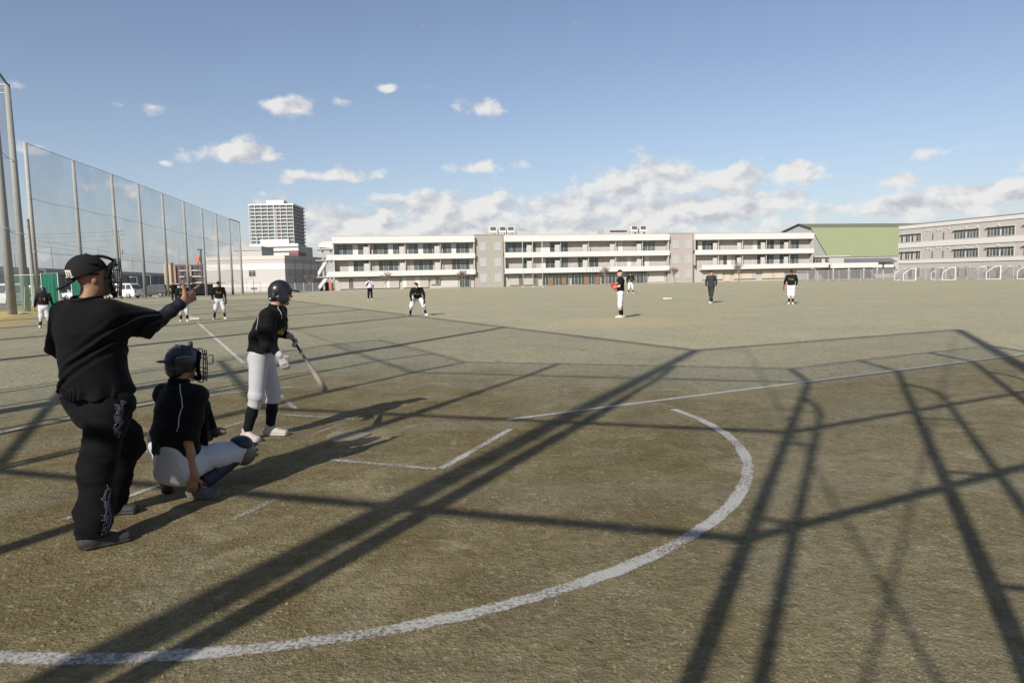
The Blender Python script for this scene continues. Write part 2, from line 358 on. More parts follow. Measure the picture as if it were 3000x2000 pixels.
def bases():
    m = mat('dusty_rubber', (.27, .23, .155), .9, bump=.3, bscale=25)
    s = .216; z0, z1 = -.03, .012
    P = [fw(*q) for q in ((0, 0), (s, s), (s, 2*s), (-s, 2*s), (-s, s))]
    MB().prism(P, z0, z1).build('home_plate', m, label='dirt-covered home plate between the two batter\'s boxes', category='home plate')
    mb = mat('canvas_base', (.58, .53, .42), .9, bump=.3, bscale=30)
    def bag(name, cx, cy, rot, label):
        t = empty(name, (cx, cy, 0), rot, label=label, category='base', group='bases on the diamond')
        v = []; f = []; prof = [(0, .19), (.03, .2), (.07, .195), (.085, .17)]
        for z, h in prof: v += [(-h, -h, z), (h, -h, z), (h, h, z), (-h, h, z)]
        for k in range(3):
            for i in range(4): f.append((k*4+i, k*4+(i+1) % 4, k*4+4+(i+1) % 4, k*4+4+i))
        f.append((12, 13, 14, 15)); obj('cushion', mesh_data('bag', v, f, mb, False), t)
        MB().box((-.205, -.02, .0), (.205, .02, .075)).build('strap', mat('canvas_strap', (.6, .54, .42), .9), t)
    bag('base_bag', *fw(-19.2, 19.2), R(27), 'cream base bag on the white line beside the runner at third')
    bag('base_bag', *fw(0, 38.8), R(27), 'white base bag lying far out behind the pitcher')
    px, py = fw(0, 18.44)
    t = empty('pitchers_plate', (px, py, .082), R(-17.7), label='narrow pitching rubber set in the mound', category='pitching plate')
    MB().box((-.305, -.075, -.02), (.305, .075, .018)).build('slab', m, t)
bases()

# ------------------------------------------------------------------ backstop behind the camera; it throws the lattice of shadows
def backstop():
    c0 = fw(0, -8)
    root = empty('backstop', (c0[0], c0[1], 0), label='tall steel-framed chain-link backstop behind home plate', category='backstop')
    def loc(x, y, z): q = fw(x, y); return (q[0]-c0[0], q[1]-c0[1], z)
    xs = [-3.42, -1.28, .86, 3.06]; inn = .7
    posts = []                              # plan, inward direction
    for i, x in enumerate(xs):
        n = (0, 1) if 0 < i < 3 else ((.38, .92) if i == 0 else (-.38, .92))
        posts.append(((x, -8.0), n))
    for k in (1, 2, 3):
        posts.append(((3.06+1.48*k, -8+1.48*k), (-.707, .707)))
        posts.insert(0, ((-3.42-1.48*k, -8+1.48*k), (.707, .707)))
    ZB, ZT = 8.62, 9.2
    for (x, y), n in posts:
        MB().tube([loc(x, y, 0), loc(x, y, ZB), loc(x+n[0]*inn, y+n[1]*inn, ZT)], .055, 8).build('post', M_GREENSTEEL, root)
        bx, by = x-n[0]*.5, y-n[1]*.5
        b = MB().tube([loc(bx, by, 0), loc(bx, by, 7.3), loc(bx+n[0]*.17, by+n[1]*.17, 7.6), loc(x, y, 7.75)], .042, 8)
        b.build('rear_leg', M_GREENSTEEL, root)
        for z in (1.5, 3.0, 4.5, 6.0): MB().tube([loc(x, y, z), loc(bx, by, z+.25)], .03, 6).build('brace', M_GREENSTEEL, root)
    line = [p for p, n in posts]
    for z in (2.1, 4.22, 6.3): MB().tube([loc(x, y, z) for x, y in line], .048, 6).build('rail', M_GREENSTEEL, root)
    MB().tube([loc(x, y, ZB) for x, y in line], .032, 6).build('rail', M_GREENSTEEL, root)
    MB().tube([loc(x+n[0]*inn, y+n[1]*inn, ZT) for (x, y), n in posts], .026, 6).build('top_rail', M_GREENSTEEL, root)
    for (a, na), (b, nb) in zip(posts[:-1], posts[1:]):
        v = [loc(*a, .9), loc(*b, .9), loc(*b, ZB), loc(*a, ZB)]
        MB().add(v, [(0, 1, 2, 3)]).build('mesh_panel', M_NETB, root)
        v = [loc(*a, ZB), loc(*b, ZB), loc(b[0]+nb[0]*inn, b[1]+nb[1]*inn, ZT), loc(a[0]+na[0]*inn, a[1]+na[1]*inn, ZT)]
        MB().add(v, [(0, 1, 2, 3)]).build('overhang_panel', M_NETB, root)
        dx, dy = b[0]-a[0], b[1]-a[1]; l = math.hypot(dx, dy); nx, ny = -dy/l*.03, dx/l*.03
        P = [(a[0]-nx, a[1]-ny), (b[0]-nx, b[1]-ny), (b[0]+nx, b[1]+ny), (a[0]+nx, a[1]+ny)]
        q = [loc(x, y, 0)[:2] for x, y in P]
        MB().prism(q, .02, .88).build('kick_board', mat('kick_board', (.10, .16, .12), .8), root)
backstop()

# ------------------------------------------------------------------ tall ball nets on concrete poles
def pole_fence(name, label, pts, h, r0, r1, cables, netmat, zfun, top_pipe=False, bare=0, thin={}, extra=None):
    x0, y0 = pts[0]
    root = empty(name, (x0, y0, zfun(pts[0])), label=label, category='net fence')
    Z0 = zfun(pts[0])
    def loc(p, z): return (p[0]-x0, p[1]-y0, zfun(p)+z-Z0)
    for i, p in enumerate(pts):
        ph = h if not isinstance(h, list) else h[i]
        o = MB().tube([loc(p, -.2), loc(p, ph*.5), loc(p, ph)], [q*thin.get(i, 1) for q in (r0, (r0+r1)/2, r1)], 14).build('pole', M_CONC, root, True)
        for z in cables:
            MB().tube([loc(p, z-.05), loc(p, z+.05)], (r0+(r1-r0)*z/ph)*thin.get(i, 1)+.03, 14).build('clamp_band', M_STEEL, o)
    for i, (a, b) in enumerate(zip(pts[:-1], pts[1:])):
        for z in list(cables) if i >= bare else ():
            sag = .12 if z < h-1 else 0
            MB().tube([loc(a, z), tuple((p+q)/2-(sag if k == 2 else 0) for k, (p, q) in enumerate(zip(loc(a, z), loc(b, z)))), loc(b, z)], .016, 5).build('cable', M_WIRE, root)
        MB().tube([loc(a, h), loc(b, h)], .065 if top_pipe else .022, 8).build('top_pipe' if top_pipe else 'top_cable', M_GREENSTEEL if top_pipe else M_WIRE, root)
        MB().add([loc(a, .3), loc(b, .3), loc(b, h), loc(a, h)], [(0, 1, 2, 3)]).build('net', netmat, root)
    if extra: extra(root, loc)
    return root
d3 = (-.7071, .7071)
near = [fw(6.42, -6.6), fw(-.07, -12.5), fw(-6.4, -6.3)]+[fw(-6.36+d3[0]*a, -6.36+d3[1]*a) for a in (9.0, 17.2, 25.4, 33.7, 42.4, 47.5)]
def near_extra(root, loc):
    p = near[-1]; q = (p[0]-12, p[1]+.6)
    MB().tube([loc(p, 14.35), loc(q, 14.35)], .05, 8).build('cross_pipe', M_STEEL, root)
    MB().tube([loc(p, 13.85), loc(q, 13.85)], .04, 8).build('cross_pipe', M_STEEL, root)
    for z in (5.2, 9.8): MB().tube([loc(p, z), loc(q, z+.3)], .02, 5).build('cable', M_WIRE, root)
    MB().add([loc(p, .3), loc(q, .3), loc(q, 14.3), loc(p, 14.3)], [(0, 1, 2, 3)]).build('net', M_NET, root)
    a, b = near[0], near[1]                 # crossed stays between the two poles behind the backstop
    ab = lambda s: (a[0]+(b[0]-a[0])*s, a[1]+(b[1]-a[1])*s)
    MB().tube([loc(ab(.231), 0), loc(ab(.844), 14.35)], .014, 6).build('stay', M_WIRE, root)
    MB().tube([loc(ab(.62), 0), loc(ab(.01), 14.35)], .014, 6).build('stay', M_WIRE, root)
pole_fence('ball_net_fence', 'tall net on thick concrete poles cut by the left edge of the picture', near, 14.4, .25, .16, (5.0, 9.6), M_NET, lambda p: gz(p[1]), True, bare=2, thin={0: .68, 1: .68, 2: .8}, extra=near_extra)
far = [(-42.1, 61.6), (-43.6, 70.6), (-44.95, 79.6), (-46.1, 87.3), (-47.4, 95.8), (-48.6, 104.5), (-49.8, 113.2), (-51.0, 121.5), (-52.1, 129.7), (-52.85, 136.4)]
def far_extra(root, loc):
    MB().tube([loc(far[-2], 14.0), loc(far[-1], 14.0)], .09, 8).build('top_pipe', M_GREENSTEEL, root)
pole_fence('ball_net_fence', 'long row of concrete poles and netting receding along the left side', far, 14.05, .22, .15, (4.6, 9.3), M_NET, lambda p: gz(p[1])+.03, extra=far_extra)
# ------------------------------------------------------------------ buildings
M_WHITE = mat('white_paint', (.52, .505, .485), .75, var=.05, vscale=1.2)
M_BEIGE = mat('beige_render', (.37, .345, .32), .85, var=.06, vscale=1.5)
M_TAUPE = mat('taupe_render', (.29, .27, .235), .85, var=.07, vscale=1.5)
M_PINK = mat('pinkish_render', (.33, .29, .27), .85, var=.07, vscale=1.5)
M_PARTITION = mat('partition_board', (.43, .41, .375), .85, var=.06)
M_FRAME = mat('window_frame', (.50, .49, .47), .5, var=.05)
M_GLASS = mat('dark_glass', (.055, .068, .066), .08, .5, var=.35, vscale=.8)
M_GLASS2 = mat('grey_glass', (.10, .12, .115), .12, .5, var=.3, vscale=.8)
M_CURTAIN = mat('curtained_glass', (.37, .335, .30), .5, .4, var=.12, vscale=7)
M_BRIGHT = mat('pale_blind', (.52, .52, .50), .5, .4, var=.08, vscale=7)  # pale blind in one even tone, also used on the headlights
M_CREAM = mat('cream_panel', (.45, .39, .29), .8, var=.1, vscale=2)
M_SIDING = mat('pale_siding', (.37, .36, .35), .8, var=.05)
M_GREENROOF = mat('green_metal_roof', (.215, .24, .135), .55, var=.06, vscale=.5)
M_GREENROOF2 = mat('darker_green_ridge', (.14, .15, .095), .6, var=.06, vscale=.5)
M_DARKROOF = mat('dark_panel_roof', (.13, .13, .14), .4, var=.2, vscale=1.5)
M_ASPH = mat('weathered_concrete', (.33, .32, .30), .9, var=.12, vscale=.6)
M_BLACK = mat('black_metal', (.03, .03, .03), .5)
_cache = {}
def shared_box(key, a, b, m):
    k = (key, tuple(round(q, 3) for q in a), tuple(round(q, 3) for q in b), m.name)
    if k not in _cache:
        t = MB().box(a, b); _cache[k] = mesh_data(key, t.v, t.f, m)
    return _cache[k]
def window(root, u, y, z0, w, h, n, pats, thick=.09, rz=None):
    """Frame with n panes; pats gives one pane material per pane. y is the wall face (towards the viewer is -y)."""
    t = .055; mb = MB()
    mb.box((0, -thick, 0), (w, .02, t)); mb.box((0, -thick, h-t), (w, .02, h))
    pw = w/n
    for i in range(n+1):
        x = min(max(i*pw-t/2, 0), w-t); mb.box((x, -thick+.004, t), (x+t, .016, h-t))
    mb.box((t, -thick+.01, h*.74), (w-t, -.01, h*.74+.04))
    k = ('wf', round(w, 2), round(h, 2), n)
    if k not in _cache: _cache[k] = mesh_data('window', mb.v, mb.f, M_FRAME)
    f = obj('window', _cache[k], root, (u, y, z0), rz)
    for i in range(n):
        me = shared_box('pane', (t/2, -.045, t), (pw-t/2, -.02, h-t), pats[i % len(pats)])
        obj('pane', me, f, (i*pw, 0, 0))
    return f
FR_ = mat('frosted_glass', (.33, .34, .34), .35, .5, var=.1, vscale=3)
D, G_, C_, B_ = M_GLASS, M_GLASS2, M_CURTAIN, M_BRIGHT
def school():
    A = (-39.47, 154.0); rz = math.atan2(24, 117.47)
    GZ = -.82
    root = empty('school_building', (A[0], A[1], GZ), rz, label='long three-storey white school building across the far side of the yard', category='school')
    z = lambda q: q-GZ
    # local: u to the right, v away from the viewer
    def wing(u0, u1, bays, ground, b3=None):
        v0 = 0; wall = 1.7
        box('wall', (u0+.1, wall, 0), (u1-.1, 13, z(10.9)), M_BEIGE, root)
        box('roof_fascia', (u0, v0, z(9.6)), (u1, wall+.5, z(11.0)), M_WHITE, root)
        box('roof_coping', (u0+.2, v0+.4, z(11.0)), (u1-.2, wall+2, z(11.25)), M_ASPH, root)
        box('parapet', (u0, v0, z(5.92)), (u1, .18, z(7.12)), M_WHITE, root); box('balcony_slab', (u0+.02, .18, z(5.86)), (u1-.02, wall, z(6.05)), M_WHITE, root)
        a, b = b3 or (u0, u1)
        box('parapet', (a, v0, z(2.22)), (b, .18, z(3.40)), M_WHITE, root); box('balcony_slab', (a+.02, .18, z(2.16)), (b-.02, wall, z(2.36)), M_WHITE, root)
        for q in (u0+.03, u1-.28):
            for za, zb in ((7.12, 9.6), (3.4, 5.86)): box('end_pier', (q, .3, z(za)+.002), (q+.25, wall-.01, z(zb)-.002), M_BEIGE, root)
        n = int((u1-u0)/8.1)
        for i in range(1, n+1):
            q = u0+i*(u1-u0)/(n+1)
            for za, zb in ((7.12, 9.6), (3.4, 5.86)):
                box('down_pipe', (q-.05, .5, z(za)+.002), (q+.05, .6, z(zb)-.002), M_WHITE, root)
                box('partition', (q-1.3, wall-.75, z(za-1)), (q-.1, wall-.70, z(zb)-.75), M_PARTITION, root)
        for (u, w, f, pats) in bays:
            window(root, u, wall, z(6.92 if f == 3 else 3.22), w, 2.5, max(2, round(w/1.1)), pats)
        for (u, w, zz, h, m, nn) in ground:
            if nn: window(root, u, wall-.25, zz, w, h, nn, m)
            else: box('panel', (u, wall-.12, zz), (u+w, wall+.05, zz+h), m, root)
    wing(0.2, 32.0, [(1.1, 6.8, 3, [G_, D, G_, B_, G_, D]), (9.0, 6.6, 3, [D, G_, D, B_, G_, D]), (16.9, 6.6, 3, [G_, D, B_, G_, D, G_]), (24.7, 6.2, 3, [D, G_, B_, D, G_, D]),
                     (1.1, 6.8, 2, [C_, C_, B_, D, G_, D]), (9.0, 6.6, 2, [C_, D, G_, D, G_, C_]), (16.9, 6.6, 2, [C_, G_, D, G_, D, C_]), (24.7, 6.2, 2, [C_, C_, D, D, G_, D])],
         [(1.2, 6.3, .35, 2.3, [C_, C_, G_, C_], 6), (8.1, 6.4, .35, 2.3, [C_, C_, C_, B_], 6), (15.2, 6.0, .35, 2.3, [B_, C_, C_], 6), (21.8, 2.0, .9, 1.5, [C_, G_], 2), (28.4, 2.4, .1, 2.6, [D, D], 2),
          (24.2, 3.9, .2, 2.4, M_PARTITION, 0)])
    wing(38.9, 80.1, [(39.9, 7.0, 3, [G_, D, G_, D, G_, D]), (48.0, 6.8, 3, [B_, B_, D, G_, D, D]), (56.1, 6.3, 3, [C_]), (64.0, 6.8, 3, [C_, C_, C_, B_]), (72.0, 5.0, 3, [G_, D, G_, G_]),
                      (39.9, 7.0, 2, [C_, C_, C_, D, D, C_]), (48.0, 6.8, 2, [B_, D, D, G_, D, G_]), (56.1, 6.3, 2, [C_, D, D, G_, D, D]), (64.0, 6.8, 2, [C_, C_, B_]), (72.0, 5.6, 2, [B_, D, B_, C_, C_])],
         [(40.2, 6.8, .35, 2.2, [C_, C_, G_], 6), (48.2, 6.6, .05, 2.75, [D], 8), (55.4, 6.8, .05, 2.75, [D], 8), (62.9, 5.6, .05, 2.75, [D, G_, D], 6), (69.2, 5.6, .05, 2.75, [D, D, G_], 6), (75.4, 4.0, .3, 2.4, M_PARTITION, 0)])
    box('entrance_transom', (48.0, 1.2, z(1.40)), (74.8, 1.34, z(1.52)), M_FRAME, root)
    for u in (50.0, 53.0, 58.6, 61.6): box('entrance_door', (u, 1.28, .06), (u+.9, 1.36, 1.9), mat('brown_door', (.22, .12, .07), .6), root)
    wing(86.8, 119.7, [(87.3, 6.6, 3, [D, B_, D, G_, D, G_]), (95.2, 6.6, 3, [C_]), (103.4, 6.0, 3, [B_, G_, D, G_, D]), (110.9, 5.6, 3, [G_, D, D, G_, D]),
                       (87.3, 6.6, 2, [C_]), (95.2, 6.6, 2, [D, B_, C_, D, C_, C_]), (103.4, 6.0, 2, [C_, D, G_, D, G_]), (110.9, 5.6, 2, [D, G_, D, D, G_])],
         [(89.4, 5.6, .6, 2.0, [C_, M_CREAM, C_], 5), (95.6, 1.6, .1, 2.2, M_CREAM, 0), (98.2, 6.0, .6, 2.0, [M_CREAM, C_, M_CREAM], 5), (106.0, 6.2, .6, 2.0, [M_CREAM, M_CREAM, C_], 5)], b3=(88.7, 124))
    for (u0, u1, m) in ((32.0, 38.9, M_TAUPE), (80.1, 86.8, M_PINK)):
        box('stair_tower', (u0+.0, 1.0, 0), (u1, 12.5, z(11.25)), m, root)
        box('tower_coping', (u0+.05, .9, z(11.25)), (u1-.05, 12.4, z(11.4)), m, root)
        for zz in (7.6, 3.95, .35):
            for du in (1.3, 4.75): window(root, u0+du, 1.0, z(zz), 1.5, 1.95, 2, [FR_])
        box('rain_pipe', (u1-.2, .78, 0), (u1-.08, .9, z(11.2)), mat('brown_pipe', (.22, .16, .13), .7), root)
    # roof plant
    for (u0, n) in ((36.0, 3), (71.3, 2)):
        for i in range(n):
            u = u0+i*1.95+(.35 if i else 0)
            t = box('air_unit', (u, 3.0, z(11.85)), (u+1.75, 4.6, z(13.35)), M_WHITE, root)
            box('fan_grille', (u+.22, 2.93, z(12.45)), (u+1.53, 2.99, z(13.2)), mat('grille', (.10, .09, .075), .7), t)
            for q in (.1, 1.5): box('unit_stand', (u+q, 3.1, z(11.2)), (u+q+.12, 4.5, z(11.85)-.003), M_WHITE, t)
    box('roof_duct', (42.6, 3.2, z(11.27)), (46.1, 4.2, z(12.2)), M_SIDING, root)
    p = box('penthouse', (64.6, 4, z(11.27)), (71.1, 9, z(12.75)), M_SIDING, root)
    box('vent_strip', (66.2, 3.93, z(11.9)), (70.6, 3.99, z(12.25)), M_BLACK, p)
    # external stair at the left end
    for za, zb in ((8.3, 10.2),):
        v = []; f = []
        for k in range(9):
            a = R(90+k*10); v += [(-1.6+1.4*math.cos(a), 1, z(8.6)+1.5*math.sin(a)), (-1.6+1.4*math.cos(a), 7, z(8.6)+1.5*math.sin(a))]
        v += [(.1, 1, z(10.1)), (.1, 7, z(10.1)), (.1, 1, z(8.6)), (.1, 7, z(8.6))]
        for k in range(8): f.append((2*k, 2*k+2, 2*k+3, 2*k+1))
        f += [(0, 1, 19, 18), tuple([18, 20]+[2*k for k in range(8, -1, -1)]), (16, 20, 21, 17)]
        obj('stair_canopy', mesh_data('canopy', v, f, M_WHITE), root)
    box('canopy_edge', (-3.4, .8, z(8.3)), (.15, 7, z(8.58)), M_SIDING, root)
    for k, zz in enumerate((6.05, 2.35)):
        box('landing', (-3.6, 1, z(zz)-.2), (.15, 6.5, z(zz)), M_SIDING, root)
        box('landing_wall', (-1.2, .95, z(zz)), (.15, 1.1, z(zz)+1.1), M_WHITE, root)
    for z0, z1 in ((-.8, 2.3), (2.36, 6.0)):
        m = MB(); n = 9
        for i in range(n):
            u = -3.3+i*.27; a = z0+(z1-z0)*i/n; m.box((u, 1.4, z(a)), (u+.27, 3.2, z(a)+(z1-z0)/n+.16))
        m.build('stair_flight', M_SIDING, root)
        m = MB(); m.add([(-3.3, 1.3, z(z0)), (-.9, 1.3, z(z1)), (-.9, 1.3, z(z1)+1.1), (-3.3, 1.3, z(z0)+1.1)], [(0, 1, 2, 3)]); m.add([(-3.3, 1.38, z(z0)), (-3.3, 1.38, z(z0)+1.1), (-.9, 1.38, z(z1)+1.1), (-.9, 1.38, z(z1))], [(0, 1, 2, 3)])
        m.build('stair_side', M_WHITE, root)
    for u in (-2.3, -.5): box('column', (u, 1.5, 0), (u+.4, 1.9, z(8.3)), M_ASPH, root)
    box('store_door', (-1.0, .9, .1), (-.5, 1.0, 2.2), mat('orange_door', (.5, .15, .06), .6), root)
    # lettering of the school name on the parapet over the entrance: illegible at this distance, short dark strokes
    m = MB()
    for u in (58.5, 59.35, 60.2, 61.0, 61.7, 62.4):
        w = .55
        m.box((u, -.03, z(3.02)), (u+w, -.004, z(3.09))); m.box((u+w*.42, -.028, z(2.62)), (u+w*.56, -.006, z(3.02)))
        m.box((u+.05, -.03, z(2.55)), (u+w-.1, -.004, z(2.62)))
    m.build('name_lettering', mat('lettering', (.20, .20, .20), .6), root)
school()
def wall_frame(name, A, B, zb, **kw):
    return empty(name, (A[0], A[1], zb), math.atan2(B[1]-A[1], B[0]-A[0]), **kw)
def right_block():
    A = (83.78, 150.0); B = (89.63, 121.0)
    zb = -.9; z = lambda q: q-zb
    root = wall_frame('school_wing', A, B, zb, label='white three-storey wing running towards the viewer at the right edge', category='school')
    # local y axis points away from the yard
    Lr = 62
    box('wall', (0, .12, 0), (Lr, 14, z(10.5)), M_BEIGE, root)
    for (a, b) in ((9.9, 10.7), (5.9, 6.95), (2.62, 3.3)): box('band', (-.05, -.02, z(a)), (Lr+.05, .3, z(b)), M_WHITE, root)
    box('coping', (-.1, -.12, z(10.7)), (Lr+.1, 14, z(10.82)), M_STEEL, root)
    for f in (7.1, 3.45):
        for u in (.5, 14.4, 21.8, 29.2, 36.6, 44, 51.4):
            w = 5.8
            for k in range(2):
                window(root, u+k*2.95, .12, z(f), 2.75, 1.65, 4, [D, G_, D, D] if (u > 1) else [D, C_, D, G_])
            box('window_hood', (u-.15, -.35, z(f+1.66)), (u+w, .12, z(f+1.74)), M_FRAME, root)
        for u in (9.0, 11.7): box('slit_window', (u, .07, z(f+.1)), (u+.28, .14, z(f+1.5)), M_GLASS2, root)
        for u in (7.6, 8.4, 10.2, 11.0, 13.0, 17, 19.5, 24): box('vent_cap', (u, -.05, z(f+1.95)), (u+.3, .12, z(f+2.2)), M_WHITE, root)
    for u in (3, 9, 15, 22, 30): window(root, u, .12, z(-.2), 3.2, 1.9, 3, [G_, C_])
right_block()
def gym():
    # steep green roof seen over the walkway; gable end to the left
    t = (.98, .2); b = (-.2, .98); o = (85.0, 185.0); zb = -.9
    root = empty('gymnasium', (o[0], o[1], zb), math.atan2(.2, .98), label='gymnasium with steep green metal roof and pale gable end', category='gymnasium')
    z = lambda q: q-zb; Lg = 46
    prof = [(0, 4.9), (7.6, 13.1), (13.2, 14.6), (21.5, 12.9), (27, 5.0)]
    v = [(0, y, 0) for y, _ in (prof[0], prof[-1])]
    pts = [(0, 0)]+[(y, z(q)) for y, q in prof]+[(27, 0)]
    n = len(pts); v = [(0, y, q) for y, q in pts]+[(Lg, y, q) for y, q in pts]
    f = [tuple(range(n))[::-1], tuple(range(n, 2*n)), (0, 1, n+1, n), (n-2, n-1, 2*n-1, 2*n-2)]
    obj('wall', mesh_data('gymwall', [(x, y, q-.12) if 0 < i % n < n-1 else (x, y, q) for i, (x, y, q) in enumerate(v)], f, M_SIDING), root)
    for i in range(4):
        (y0, q0), (y1, q1) = prof[i], prof[i+1]; e = -.35
        m = M_GREENROOF if i in (0, 3) else M_GREENROOF2
        MB().add([(e, y0, z(q0)), (Lg, y0, z(q0)), (Lg, y1, z(q1)), (e, y1, z(q1)), (e, y0, z(q0)+.12), (Lg, y0, z(q0)+.12), (Lg, y1, z(q1)+.12), (e, y1, z(q1)+.12)],
                 [(3, 2, 1, 0), (4, 5, 6, 7), (0, 1, 5, 4), (1, 2, 6, 5), (2, 3, 7, 6), (3, 0, 4, 7)]).build('roof_slope', m, root)
        if i < 1:
            s = MB()
            for k in range(int(Lg/.9)):
                x = .3+k*.9; s.add([(x, y0, z(q0)+.12), (x+.05, y0, z(q0)+.12), (x+.05, y1, z(q1)+.12), (x, y1, z(q1)+.12), (x, y0-.04, z(q0)+.18), (x+.05, y0-.04, z(q0)+.18), (x+.05, y1-.04, z(q1)+.18), (x, y1-.04, z(q1)+.18)],
                                   [(4, 5, 6, 7), (0, 4, 7, 3), (1, 2, 6, 5)])
            s.build('roof_seams', m, root)
    m = MB(); e = -.42
    for (y0, q0), (y1, q1) in zip(prof[1:3], prof[2:4]):
        m.add([(e, y0, z(q0)-.05), (e, y1, z(q1)-.05), (e, y1, z(q1)+.2), (e, y0, z(q0)+.2), (e-.08, y0, z(q0)-.05), (e-.08, y1, z(q1)-.05), (e-.08, y1, z(q1)+.2), (e-.08, y0, z(q0)+.2)],
              [(4, 7, 6, 5), (0, 4, 5, 1), (3, 2, 6, 7)])
    m.build('verge_trim', mat('dark_trim', (.08, .07, .08), .6), root)
    for zz in (8.5, 10.8): box('wall_joint', (-.03, 8.5, z(zz)), (-.005, 20, z(zz)+.05), M_ASPH, root)
gym()
def walkway():
    rz = math.atan2(24, 117.47)
    root = empty('covered_walkway', (78.6, 177.6, -.85), rz, label='low covered walkway with white fascia between school and gymnasium', category='walkway')
    z = lambda q: q+.85
    box('fascia', (4.4, .4, z(2.0)), (18.2, 1.0, z(3.25)), M_WHITE, root)
    box('roof', (3.4, 1.0, z(2.9)), (18.2, 7, z(3.3)), M_SIDING, root)
    for u in (5, 9.5, 14, 18): box('column', (u, .6, 0), (u+.25, .85, z(2.0)), M_WHITE, root)
    box('back_wall', (1.0, 7.0, 0), (26, 7.4, z(2.9)), M_BEIGE, root)
    box('clerestory', (2.4, 6.3, z(3.3)), (13.5, 7.0, z(5.0)), M_CREAM, root)
    for u in (3.0, 6.6, 10.2): window(root, u, 6.3, z(3.45), 2.7, 1.3, 3, [D])
    box('clerestory_roof', (1.6, 5.7, z(5.0)), (14.0, 7.4, z(5.3)), M_PARTITION, root)
    m = MB(); 
    MB().add([(12.2, 3.2, z(3.35)), (26.5, 3.2, z(3.35)), (26.5, 7.6, z(5.2)), (12.2, 7.6, z(5.2)), (12.2, 7.6, z(3.2)), (26.5, 7.6, z(3.2))], [(0, 1, 2, 3), (0, 3, 4), (1, 5, 2), (0, 4, 5, 1)]).build('panel_roof', M_DARKROOF, root)
    for i in range(9):
        u = 12.6+i*1.55; MB().add([(u, 3.25, z(3.40)), (u+.06, 3.25, z(3.40)), (u+.06, 7.55, z(5.22)), (u, 7.55, z(5.22))], [(0, 1, 2, 3)]).build('panel_joint', M_ASPH, root)
    for u in (19.4, 23.0): box('shutter', (u, 4.0, z(1.9)), (u+3.0, 4.2, z(3.1)), M_WHITE, root)
walkway()
def left_block():
    zb = -1.0; z = lambda q: q-zb
    A = (-72.8, 166.0); B = (-53.2, 163.8)
    root = wall_frame('white_hall', A, B, zb, label='plain white two-storey hall with grey shaded side left of the school', category='hall')
    w = 19.7; d = 25.5
    box('wall', (0, 0, 0), (w, d, z(6.7)), mat('hall_render', (.385, .36, .34), .85, var=.05, vscale=1), root)
    box('upper_band', (-.05, -.05, z(4.35)), (w+.05, d+.05, z(5.75)), M_WHITE, root)
    box('lower_band', (-.05, -.05, z(.35)), (w+.05, d+.05, z(.9)), M_WHITE, root)
    box('parapet', (-.1, -.1, z(6.7)), (w+.12, d+.1, z(7.6)), M_PARTITION, root)
    box('string_course', (-.09, -.09, z(.905)), (w+.09, d+.09, z(1.04)), M_PARTITION, root)
    box('plinth', (-.07, -.07, 0), (w+.07, d+.07, .55), M_BEIGE, root)
    window(root, 10.7, 0, z(2.75), 1.75, 1.5, 2, [D])
    window(root, 11.0, 0, z(-.35), 1.6, .62, 4, [D])
    for k in range(5):
        for zz in (2.6, -.55): window(root, w, 1.4+k*4.9, z(zz), 2.6, 1.6 if zz > 0 else .85, 3, [D, G_], rz=R(90))
    for k in range(4): box('rain_pipe', (w+.06, 5.5+k*4.9, .6), (w+.16, 5.6+k*4.9, z(6.65)), M_ASPH, root)
    f = empty('dark_fence', (-50.6, 156, -.85), R(4), label='dark grey panel fence between the white hall and the school', category='fence')
    for i in range(5): box('panel', (i*1.95+.03, 0, .05), (i*1.95+1.9, .06, 1.9), mat('fence_grey', (.07, .075, .085), .8), f)
    for i in range(6): box('post', (i*1.95-.05, -.06, 0), (i*1.95+.05, -.01, 2.0), M_STEEL, f)
left_block()
def tower():
    zb = -1; root = empty('apartment_tower', (-223.7, 600, zb), R(3), label='high-rise apartment tower with stacked balconies rising beyond the white hall', category='tower')
    w, d = 37.6, 40; n = 22; fh = 3.05
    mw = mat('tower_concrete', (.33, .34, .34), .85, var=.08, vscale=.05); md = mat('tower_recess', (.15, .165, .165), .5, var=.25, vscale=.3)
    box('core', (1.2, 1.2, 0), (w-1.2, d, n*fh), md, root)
    for k in range(n):
        z0 = k*fh
        box('balcony', (0, 0, z0), (w, 1.4, z0+1.12), mw, root)
        box('side_balcony', (w-1.3, 1.45, z0+.05), (w+.5, d+.5, z0+1.05), mw, root)
    box('roof_slab', (-.1, -.1, n*fh), (w+.6, d, n*fh+1.3), M_WHITE, root)
    for i in range(8):
        u = i*w/7; box('fin', (u-.18+(.2 if i == 0 else 0)-(.2 if i == 7 else 0), -.12, 0), (u+.18+(.2 if i == 0 else 0)-(.2 if i == 7 else 0), 1.2, n*fh), M_WHITE, root)
    for i in range(1, 7):
        box('side_fin', (w-.5, i*d/7-.2, 0), (w+.6, i*d/7+.2, n*fh), mw, root)
    box('red_screen', (w*4/7+.3, .3, 30), (w*4/7+2.2, 1.0, n*fh-3), mat('red_screen', (.30, .21, .20), .8), root)
    box('blue_screen', (w*4/7-.6, -.06, 28), (w*4/7-.22, .5, n*fh), mat('blue_screen', (.2, .45, .42), .8), root)
    box('blue_screen', (w/7+.3, -.05, 30), (w/7+1.3, .5, 40), mat('deep_blue_screen', (.10, .22, .42), .8), root)
    box('plant_room', (14, 4, n*fh+1.3), (29, 16, n*fh+4.8), M_WHITE, root)
tower()
def at_px(px, py, Y):                      # survey helper: a far point from its bearing and distance
    k = 2021.8; u, w = (px-1500)/k, (1000-py)/k
    d = _f+_x2*u+_u2*w; s = Y/d.y
    return Vector((d.x*s, Y, 1.666+d.z*s))
